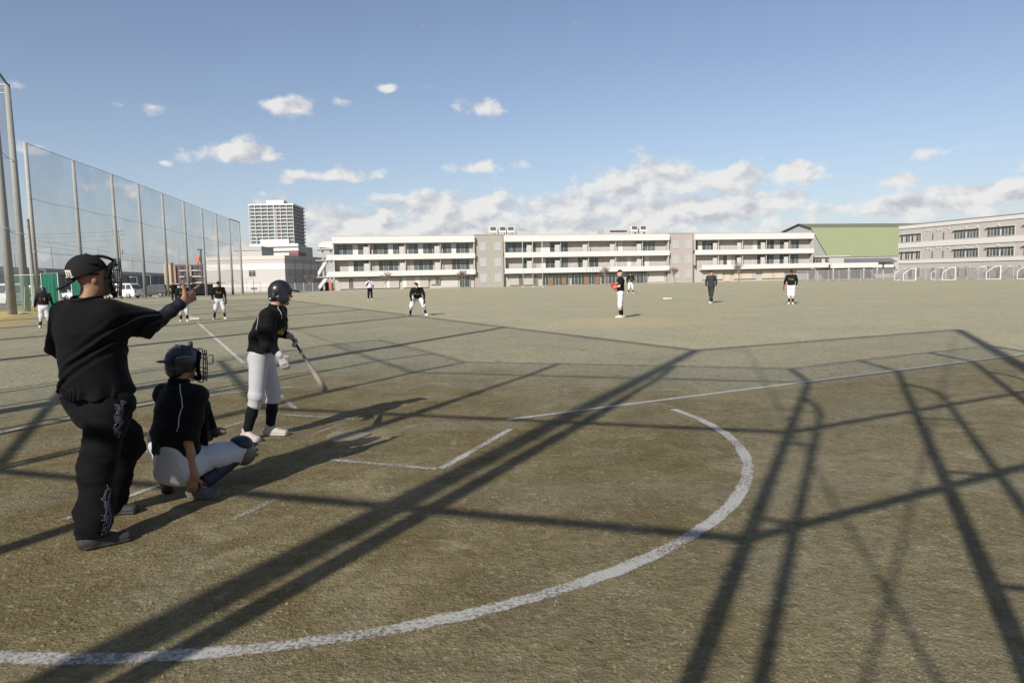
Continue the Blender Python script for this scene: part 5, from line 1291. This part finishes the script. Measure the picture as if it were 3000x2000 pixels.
    player('man in white shirt and black trousers raising one hand to his face', G1, J, (x, y, 0), shirt=mat('white_shirt', (.52, .52, .55), .8), pants=M_BLACKCLOTH, top='tee', letters=False, res=.016)
    # on-deck player by the green net, seen from behind
    x, y = -18.40, 27.2
    J = pose(x, y, 0, 112, 1.62, dict(shL=(-.185, .06, 1.36), shR=(.185, .06, 1.36), neck=(0, .05, 1.41), head=(.02, .12, 1.55), elL=(-.29, .06, 1.09), wrL=(-.36, .16, .86), elR=(.29, .0, 1.10), wrR=(.34, .1, .86), anL=(-.16, -.12, .085), toeL=(-.18, .05, .03), anR=(.13, .12, .085)))
    r = player('player in helmet seen from behind beside the green netting at left', G1, J, (x, y, 0), hat='helmet', flap='B', letters=False)
    ch, pel, sd, hs = frame_torso(J); bk = -unit(np.cross(unit(ch-pel), sd)); V = np.array([v.co[:] for v in r.children[3].data.vertices]) if False else None
    b = np.asarray((x, y, 0.)); c = ch-unit(ch-pel)*.17+bk*.165-b; m = MB(); up = V3(0, 0, 1)
    for a, q in (((-.07, .06), (-.07, -.06)), ((.02, .06), (.02, 0)), ((.02, 0), (.09, 0)), ((.085, .06), (.085, -.06))): m.tube([tuple(c+sd*a[0]+up*a[1]), tuple(c+sd*q[0]+up*q[1])], .012, 6)
    m.build('back_number', mat('red_number', (.35, .10, .07), .7), r)
fielders()
# ------------------------------------------------------------------ cars
M_TYRE = mat('tyre', (.02, .02, .02), .9); M_RIM = mat('alloy_rim', (.50, .50, .50), .35, metal=.7)
def wheel(root, x, y, r=.33, w=.2):
    prof = [(-w/2, r*.62), (-w/2, r*.95), (-w/2+.03, r), (w/2-.03, r), (w/2, r*.95), (w/2, r*.62)]
    n = 20; v = []; f = []
    for yy, rr in prof:
        for k in range(n): a = 2*math.pi*k/n; v.append((rr*math.cos(a), yy, rr*math.sin(a)))
    for i in range(len(prof)-1):
        for k in range(n): f.append((i*n+k, (i+1)*n+k, (i+1)*n+(k+1) % n, i*n+(k+1) % n))
    t = obj('wheel', mesh_data('tyre', v, f, M_TYRE, True), root, (x, y, r))
    m = MB(); m.tube([(0, -w*.38, 0), (0, w*.38, 0)], r*.60, 16)
    for k in range(5):
        a = 2*math.pi*k/5
        for s in (-1, 1): m.tube([(0, s*w*.42, 0), (r*.62*math.cos(a), s*w*.42, r*.62*math.sin(a))], r*.09, 5)
    m.build('rim', M_RIM, t)
def car(label, loc, rz, col, L=4.5, Wd=1.72, H=1.75, style='van'):
    root = empty('parked_car', loc, rz, label=label, category='car', group='cars parked behind the net')
    mc = mat('car_paint_%d_%d_%d' % tuple(int(c*99) for c in col), col, .3, .5, var=.04, coat=.4)
    hw = Wd/2; g = .22
    # stations from nose (x=+L/2) to tail: x, lower z, belt z, half width
    if style == 'van': st = [(.5, .42, .70, .80), (.47, .25, .86, .92), (.36, .22, .98, .99), (.10, .22, 1.02, 1.0), (-.25, .22, 1.03, 1.0), (-.46, .25, 1.03, .97), (-.5, .38, .98, .90)]; gh = [(.33, .99, .86), (.17, H-.04, .76), (0, H, .76), (-.36, H-.02, .76), (-.475, 1.04, .86)]
    elif style == 'suv': st = [(.5, .45, .78, .82), (.46, .27, .95, .95), (.24, .25, 1.02, 1.0), (-.2, .25, 1.03, 1.0), (-.46, .28, 1.04, .97), (-.5, .42, .98, .90)]; gh = [(.23, 1.02, .86), (.08, H-.05, .74), (-.1, H, .74), (-.40, H-.05, .74), (-.485, 1.05, .84)]
    else: st = [(.5, .40, .66, .80), (.46, .22, .80, .93), (.22, .2, .92, 1.0), (-.2, .2, .95, 1.0), (-.46, .24, .95, .97), (-.5, .36, .88, .90)]; gh = [(.24, .92, .86), (.06, H-.05, .72), (-.1, H, .72), (-.32, H-.06, .72), (-.47, .96, .84)]
    v = []; f = []
    for x, zl, zb, w in st:
        v += [(x*L, -hw*w*.93, zl), (x*L, -hw*w, (zl+zb)/2), (x*L, -hw*w*.96, zb), (x*L, hw*w*.96, zb), (x*L, hw*w, (zl+zb)/2), (x*L, hw*w*.93, zl)]
    n = 6
    for i in range(len(st)-1):
        for k in range(n): f.append((i*n+k, i*n+(k+1) % n, (i+1)*n+(k+1) % n, (i+1)*n+k))
    f += [tuple(range(n))[::-1], tuple((len(st)-1)*n+k for k in range(n))]
    body = obj('body', mesh_data('car_body', v, f, mc, False), root)
    v = []; f = []
    for x, zt, w in gh:
        zb2 = st[3][2]-.02; v += [(x*L, -hw*(w if zt > zb2+.2 else .94), zt), (x*L, hw*(w if zt > zb2+.2 else .94), zt)]
    k = len(gh)
    for i in range(k-1): f.append((2*i, 2*i+1, 2*i+3, 2*i+2))
    f += [tuple(2*i for i in range(k))[::-1], tuple(2*i+1 for i in range(k))]
    obj('cabin', mesh_data('cabin', v, f, mc), root)
    zb = st[3][2]+.05; zt = H-.16
    for s in (-1, 1):                       # side windows, a few millimetres proud of the sloping cabin side
        xs = [gh[0][0]-.05, (gh[1][0]+gh[2][0])/2-.06, gh[3][0]+.12, gh[4][0]+.05]; xt = [gh[1][0]-.01, xs[1], xs[2], gh[3][0]-.02]
        for i in range(3):
            a, b2 = xs[i]-.012, xs[i+1]+.012; at, bt = xt[i]-.012, xt[i+1]+.012
            wb, wt = hw*.935+.004, hw*(gh[2][2]+.035)+.004
            q = [(a*L, s*wb, zb), (b2*L, s*wb, zb), (bt*L, s*wt, zt), (at*L, s*wt, zt)]
            m = MB().add(q+[(x, y-s*.03, z) for x, y, z in q], [(0, 1, 2, 3) if s < 0 else (3, 2, 1, 0), (0, 4, 5, 1), (1, 5, 6, 2), (2, 6, 7, 3), (3, 7, 4, 0)])
            m.build('side_window', M_GLASS, root)
    def screen(i, j, nm):
        (x0, z0, w0), (x1, z1, w1) = gh[i], gh[j]; s = 1 if i < j else -1
        a = [(x0*L+s*.02, -hw*.82, z0+.06), (x0*L+s*.02, hw*.82, z0+.06), (x1*L+s*.03, hw*w1*.9, z1-.06), (x1*L+s*.03, -hw*w1*.9, z1-.06)]
        MB().add(a, [(0, 1, 2, 3)] if s > 0 else [(3, 2, 1, 0)]).build(nm, M_GLASS, root)
    screen(0, 1, 'windscreen'); screen(4, 3, 'rear_window')
    for s in (-1, 1):
        for x in (.31, -.31): wheel(root, x*L, s*(hw-.12), .33 if style != 'suv' else .36)
        box('headlight', (.475*L, s*hw*.62-.16, .66), (.497*L, s*hw*.62+.16, .80), M_BRIGHT, root); box('tail_light', (-.503*L, s*hw*.72-.09, .72), (-.488*L, s*hw*.72+.09, .98), mat('tail_lamp', (.35, .02, .02), .3), root)
        box('mirror', (gh[0][0]*L-.35, s*(hw+.1)-.09, zb), (gh[0][0]*L-.2, s*(hw+.1)+.09, zb+.16), mc, root)
    box('bumper', (.485*L, -hw*.78, .30), (.512*L, hw*.78, .55), mat('dark_bumper', (.05, .05, .05), .6), root)
def cars():
    car('white minivan with wheels to the camera side, right of the umpire\'s mask', (-46.8, 83.5, gz(83.5)), R(168), (.72, .72, .70), 4.5, 1.70, 1.78, 'van')
    car('pale blue hatchback mostly hidden behind the umpire\'s mask', (-48.9, 84.5, gz(84)), R(165), (.14, .42, .52), 3.5, 1.5, 1.62, 'hatch')
    car('dark sport utility car right of the white minivan', (-49.6, 96.5, gz(96)), R(170), (.05, .05, .06), 4.5, 1.78, 1.70, 'suv')
    car('silver-grey hatchback beside the dark sport utility car', (-49.2, 101.5, gz(101)), R(172), (.30, .31, .32), 4.2, 1.7, 1.5, 'hatch')
    car('white van behind the thick pole at the left edge', (-44.2, 61.0, gz(60)), R(150), (.66, .70, .66), 4.6, 1.7, 1.9, 'van')
    car('white car between the green sheets left of the umpire', (-43.4, 70.2, gz(70)), R(160), (.62, .66, .64), 4.2, 1.68, 1.5, 'hatch')
    car('white hatchback glimpsed between the two thick net poles', (-47.0, 68.2, gz(68)), R(155), (.7, .68, .68), 3.6, 1.5, 1.7, 'hatch')
cars()

# ------------------------------------------------------------------ bicycle shed
def bicycles():
    P = Vector((-54.0, 124.0)); zb = gz(124)
    root = empty('bicycle_shed', (P.x, P.y, zb), R(94), label='open bicycle shed with thin white roof behind the far net poles', category='shed')
    box('roof', (-11, -1.2, 2.1), (5, 1.3, 2.2), M_WHITE, root)
    for x in (-10.5, -6.5, -2.5, 1.5, 4.7): box('post', (x, 1.0, 0), (x+.08, 1.08, 2.1), M_STEEL, root)
    box('back_screen', (-11, 1.12, 0), (5, 1.16, 2.0), mat('shed_screen', (.09, .08, .08), .9), root)
    def bike():
        e = empty('bicycle', (0, 0, 0)); r = .33
        for x in (-.52, .52):
            m = MB(); m.tube([(x+r*math.cos(a), 0, r+r*math.sin(a)) for a in np.linspace(0, 2*math.pi, 19)], .022, 5, False)
            for k in range(4):
                a = math.pi*k/4; m.tube([(x-r*math.cos(a), 0, r-r*math.sin(a)), (x+r*math.cos(a), 0, r+r*math.sin(a))], .004, 4)
            m.build('wheel', M_TYRE, e)
        m = MB(); m.tube([(-.52, 0, r), (-.12, 0, .30), (.40, 0, .78), (.52, 0, r)], .022, 5); m.tube([(-.12, 0, .30), (-.24, 0, .86)], .02, 5); m.tube([(-.52, 0, r), (-.2, 0, .72)], .015, 5); m.build('frame', M_STEEL, e)
        MB().tube([(-.36, 0, .90), (-.10, 0, .90)], [.07, .03], 6).build('saddle', M_BLACK, e)
        m = MB(); m.tube([(.40, 0, .78), (.36, 0, 1.02)], .016, 5); m.tube([(.2, -.27, 1.02), (.38, 0, 1.05), (.2, .27, 1.02)], .014, 5); m.build('handlebar', M_BLACK, e)
        return e
    proto = bike()
    for i in range(12):
        if i == 0: e = proto
        else:
            e = proto.copy(); COL.objects.link(e)
            for c in proto.children:
                q = c.copy(); COL.objects.link(q); q.parent = e
        y = P.y-9.5+i*.95; e.location = (P.x+.6, y, gz(y)); e.rotation_euler = (0, R(random.uniform(-4, 4)), R(random.uniform(-8, 8)))
        prop(e, 'bicycle parked in the row under the thin white shed roof', 'bicycle', 'bicycles in the shed')
bicycles()

# ------------------------------------------------------------------ bare trees in front of the school
M_BARK = mat('bare_bark', (.20, .15, .13), .9, var=.25, vscale=5)
def tree(x, y, h, label, seed, spread=1.0):
    rs = random.Random(seed); root = empty('bare_tree', (x, y, gz(y)), label=label, category='tree', group='bare trees along the school')
    tr = MB(); cr = MB()
    def grow(p, d, L, r, dep, mb):
        n = 3; pts = [p]; q = p; dd = d
        for i in range(n):
            dd = (dd+Vector((rs.uniform(-.14, .14), rs.uniform(-.14, .14), rs.uniform(-.02, .1)))).normalized(); q = q+dd*(L/n); pts.append(q)
        mb.tube(pts, [r*(1-.35*i/n) for i in range(n+1)], 5 if dep < 2 else 3, False)
        if dep >= 5: return
        for k in range(rs.choice((3, 3, 4)) if dep else 6):
            a = rs.uniform(0, 6.28); t = rs.uniform(.35, .8)*spread
            nd = (dd+Vector((math.cos(a)*t, math.sin(a)*t, rs.uniform(.0, .35)))).normalized()
            j = rs.choice(pts[2:]) if dep else pts[-1]
            grow(j, nd, L*rs.uniform(.62, .82), max(r*.58, .012), dep+1, cr)
    grow(Vector((0, 0, -.05)), Vector((0, 0, 1)), h*.34, h*.030, 0, tr)
    tr.build('trunk', M_BARK, root, True); cr.build('crown', M_BARK, root)
def trees():
    def put(px, Y, h, lab, s, sp=1.0): p = at_px(px, 840, Y); tree(p.x, Y, h, lab, s, sp)
    put(1132, 150, 3.9, 'small bare tree between the white-shirted man and the shortstop', 3)
    put(1354, 153, 4.2, 'small bare tree near the dark door left of the first stair tower', 5)
    put(1775, 158, 4.4, 'small bare tree in front of the entrance left of the pitcher', 8)
    put(1977, 162, 3.8, 'small bare tree in front of the second stair tower', 11)
    put(2164, 166, 4.6, 'small bare tree between the tracksuited man and the infielder with the red glove', 14)
    put(907, 150, 4.0, 'small bare tree against the dark fence by the white hall', 17)
    put(322, 148, 3.6, 'brownish bare shrub-like tree behind the white minivan', 21, 1.5)
trees()
def flagpoles():
    for i, (px, top) in enumerate(((1533, 694), (1562, 697), (1590, 696))):
        p = at_px(px, 838, 146); t = at_px(px-2, top, 146)
        e = empty('flagpole', (p.x, 146, gz(146)), label=['leftmost of the three white flagpoles before the school', 'middle of the three white flagpoles before the school', 'rightmost of the three white flagpoles before the school'][i], category='flagpole', group='flagpoles')
        MB().tube([(0, 0, 0), (0, 0, t.z-gz(146))], [.07, .045], 8).build('pole', M_WHITE, e, True)
        MB().tube([(0, 0, t.z-gz(146)), (0, 0, t.z-gz(146)+.12)], .07, 8).build('finial', M_STEEL, e)
        MB().box((-.25, -.25, -.05), (.25, .25, .18)).build('footing', M_ASPH, e)
flagpoles()

# ------------------------------------------------------------------ right-hand fence and goals
def fence_right():
    pts = [(62.0, 150.0), (79.5, 139.0), (92.0, 112.0), (98.0, 96.0)]
    root = empty('mesh_fence', (pts[0][0], pts[0][1], gz(150)), label='grey mesh fence with pale posts in front of the walkway at right', category='fence')
    x0, y0 = pts[0]; m = net_mat('fence_mesh', (.17, .165, .16), .60)
    for a, b in zip(pts[:-1], pts[1:]):
        L = math.hypot(b[0]-a[0], b[1]-a[1]); n = int(L/1.9)
        for i in range(n):
            t0, t1 = i/n, (i+1)/n; p = (a[0]+(b[0]-a[0])*t0-x0, a[1]+(b[1]-a[1])*t0-y0); q = (a[0]+(b[0]-a[0])*t1-x0, a[1]+(b[1]-a[1])*t1-y0)
            MB().tube([(*p, 0), (*p, 2.35)], .035, 6).build('post', M_PARTITION, root)
            MB().add([(*p, .05), (*q, .05), (*q, 2.3), (*p, 2.3)], [(0, 1, 2, 3)]).build('mesh_panel', m, root)
            MB().tube([(*p, 2.33), (*q, 2.33)], .022, 5).build('top_rail', M_PARTITION, root)
            MB().box((min(p[0], q[0]), min(p[1], q[1])-.02, -.05), (max(p[0], q[0]), min(p[1], q[1])+.08, .12)).build('kerb', M_ASPH, root) if False else None
fence_right()
def goals():
    def goal():
        e = empty('soccer_goal', (0, 0, 0)); M_WHITE = mat('goal_white', (.72, .71, .70), .5); w, h, d, dt = 6.6, 2.35, 2.1, .9
        for x in (0, w):
            MB().tube([(x, 0, .02), (x, 0, h)], .05, 8).build('goal_post', M_WHITE, e)
            MB().tube([(x, 0, h), (x, dt, h-.12), (x, d-.15, h*.62), (x, d, h*.5), (x, d, .03)], .04, 6).build('side_frame', M_WHITE, e)
            MB().tube([(x, 0, .05), (x, d, .05)], .035, 6).build('side_ground_bar', M_WHITE, e)
        MB().tube([(-.05, 0, h), (w+.05, 0, h)], .055, 8).build('crossbar', M_WHITE, e); MB().tube([(0, d, .03), (w, d, .03)], .035, 6).build('rear_ground_bar', M_WHITE, e)
        MB().add([(0, d, .1), (w, d, .1), (w, d, h*.5), (0, d, h*.5), (0, dt, h-.12), (w, dt, h-.12)], [(0, 1, 2, 3), (3, 2, 5, 4)]).build('goal_net', net_mat('goal_net', (.7, .7, .7), .08), e)
        return e
    g = goal(); 
    for i, (px, py, Y, lab) in enumerate(((2682, 822, 133, 'leftmost white soccer goal frame by the mesh fence'), (2798, 822, 127, 'second white soccer goal frame from the left'), (2930, 821, 121, 'third white soccer goal frame from the left'), (3022, 821, 117, 'white soccer goal frame cut by the right edge of the picture'))):
        if i == 0: e = g
        else:
            e = g.copy(); COL.objects.link(e)
            for c in g.children: q = c.copy(); COL.objects.link(q); q.parent = e
        p = at_px(px, py, Y); e.location = (p.x, Y, gz(Y)); e.rotation_euler = (0, 0, R(74)); prop(e, lab, 'goal', 'goals at the right')
goals()

# ------------------------------------------------------------------ practice net by the pole, playground things, crumbs of soil
def practice_net():
    e = empty('practice_net', (-30.3, 42.3, 0), R(-12), label='pale pipe-framed practice net with green foot by the thick pole at left', category='practice net')
    mg = mat('green_pipe', (.10, .32, .18), .6); mw = mat('pale_pipe', (.55, .60, .52), .6)
    MB().tube([(0, 0, .05), (0, 0, 2.25), (.1, 0, 2.32), (2.75, 0, 2.32)], .022, 6).build('frame', mw, e)
    MB().tube([(0, 0, .05), (.2, -.8, .03), (2.4, -.8, .03), (2.75, 0, .05), (2.75, 0, 2.32)], .022, 6).build('foot', mg, e)
    for x in (.6, 1.3): MB().tube([(x, 0, .3), (x+.15, 0, 1.6)], .014, 5).build('stay', mw, e)
    MB().add([(0, 0, .1), (2.75, 0, .1), (2.75, 0, 2.3), (0, 0, 2.3)], [(0, 1, 2, 3)]).build('net', net_mat('green_practice_net', (.10, .22, .14), .22), e)
    mcl = mat('green_sheet', (.012, .12, .075), .7, var=.25, vscale=3)
    for i, (x, w, h, lab) in enumerate(((-28.0, 1.05, 2.35, 'tall green windbreak sheet hanging left of the umpire'), (-26.4, .75, 2.1, 'narrow green sheet next to the umpire\'s shoulder'))):
        n = 14; v = []; f = []
        for k in range(n+1):
            xx = w*k/n; yy = .07*math.sin(k*1.7)+.03*math.sin(k*.6)
            v += [(xx, yy, .12), (xx, yy*1.3, h*.5), (xx, yy*.5, h)]
        v += [(a, b+.02, c) for a, b, c in v]; N = 3*(n+1)
        for k in range(n):
            for j in range(2):
                q = (k*3+j, (k+1)*3+j, (k+1)*3+j+1, k*3+j+1); f += [q, tuple(N+t for t in q[::-1])]
        s = empty('green_sheet', (x, 41.4+i*.3, 0), R(-8), label=lab, category='windbreak', group='green sheets by the net')
        obj('cloth', mesh_data('cloth', v, f, mcl, True), s)
        MB().tube([(-.03, 0, h+.02), (w+.03, 0, h+.02)], .02, 6).build('hanging_rail', M_STEEL, s)
        for q in (-.03, w+.03): MB().tube([(q, 0, 0), (q, 0, h+.05)], .025, 6).build('support_post', mat('pale_pipe', (.55, .6, .52)), s)
practice_net()
def yard_bits():
    # chin-up bars and small green palm before the white hall
    p = at_px(724, 858, 134)
    e = empty('horizontal_bars', (p.x, 134, gz(134)), R(4), label='thin steel horizontal bars in front of the white hall', category='exercise bars')
    for x, h in ((0, 3.0), (1.3, 3.0), (1.3, 2.2), (2.6, 2.2), (2.6, 1.6), (3.9, 1.6)): MB().tube([(x+(.05 if h == 2.2 and x == 1.3 else 0), 0, 0), (x+(.05 if h == 2.2 and x == 1.3 else 0), 0, h)], .04, 6).build('upright', M_STEEL, e)
    for x, h in ((0, 3.0), (1.3, 2.2), (2.6, 1.6)): MB().tube([(x, 0, h-.03), (x+1.3, 0, h-.03)], .025, 6).build('bar', M_STEEL, e)
    p = at_px(680, 860, 133)
    e = empty('small_palm', (p.x, 133, gz(133)), label='small bright green palm-like plant before the white hall', category='plant')
    MB().tube([(0, 0, 0), (.1, 0, 1.5), (.05, 0, 2.4)], [.08, .06, .05], 6).build('stem', M_BARK, e)
    ml = mat('bright_leaf', (.22, .40, .10), .6)
    for k in range(9):
        a = k*.7; L = 1.3; v = []; f = []
        for i in range(7):
            t = i/6; w = .09*math.sin(math.pi*min(1, t+.12)); x = t*L; z = 2.4+.55*math.sin(t*2.0)-.55*t*t*1.4
            v += [(.05+math.cos(a)*x-math.sin(a)*w, math.sin(a)*x+math.cos(a)*w, z-.03), (.05+math.cos(a)*x, math.sin(a)*x, z), (.05+math.cos(a)*x+math.sin(a)*w, math.sin(a)*x-math.cos(a)*w, z-.03)]
        for i in range(6): f += [(3*i, 3*i+3, 3*i+4, 3*i+1), (3*i+1, 3*i+4, 3*i+5, 3*i+2)]
        obj('leaf', mesh_data('leaf', v, f, ml, True), e)
    # street lamps of the car park
    for i, (px, py, Y, lab) in enumerate(((132, 790, 75, 'small car park lamp left of the umpire\'s cap'), (401, 812, 110, 'small car park lamp above the white minivan'), (440, 806, 120, 'small car park lamp above the dark sport utility car'))):
        p = at_px(px, py, Y); e = empty('car_park_lamp', (p.x, Y, gz(Y)), label=lab, category='lamp post', group='car park lamps'); h = p.z-gz(Y)
        MB().tube([(0, 0, 0), (0, 0, h)], .05, 6).build('post', M_STEEL, e); MB().tube([(0, 0, h), (-.8, 0, h+.05)], .035, 6).build('arm', M_STEEL, e)
        MB().box((-1.15, -.1, h+.0), (-.7, .1, h+.1)).build('lamp_head', M_STEEL, e)
yard_bits()
def crumbs():
    """Loose clods and grit on the trampled soil round the plate."""
    N = 26000; r = np.random.default_rng(11)
    d = r.uniform(0, 1, N)**1.6*13+2.0; a = r.uniform(-.66, .66, N); X = np.sin(a)*d; Y = np.cos(a)*d
    keepm = (np.sin(X*2.1+1.3*np.sin(Y*1.7))+np.sin(Y*2.7+X)+r.normal(0, .8, N)) > .2
    X, Y = X[keepm], Y[keepm]; n = len(X); s = r.gamma(1.5, .0026, n)+.0015; s = np.minimum(s, .014)
    base = np.array([(1, 0, 0), (-.5, .87, 0), (-.5, -.87, 0), (.2, .1, .8), (-.3, .5, .45)])
    th = r.uniform(0, 6.28, n); c, q = np.cos(th), np.sin(th); K = len(base); V = np.zeros((n, K, 3)); jit = r.uniform(.7, 1.3, (n, K, 3))
    B = base[None]*jit; V[:, :, 0] = X[:, None]+(B[:, :, 0]*c[:, None]-B[:, :, 1]*q[:, None])*s[:, None]; V[:, :, 1] = Y[:, None]+(B[:, :, 0]*q[:, None]+B[:, :, 1]*c[:, None])*s[:, None]; V[:, :, 2] = B[:, :, 2]*s[:, None]*.9
    F = np.array([(0, 1, 4), (0, 4, 3), (1, 2, 4), (4, 2, 3), (2, 0, 3)]); F = (F[None]+(np.arange(n)*K)[:, None, None]).reshape(-1, 3)
    o = obj('soil_crumbs', mesh_data('crumbs', V.reshape(-1, 3), F, mat('crumb_soil', (.24, .195, .11), .95, var=.7, vscale=9)), kind='stuff')
    prop(o, 'loose crumbs of soil scattered over the foreground dirt', 'soil')
crumbs()
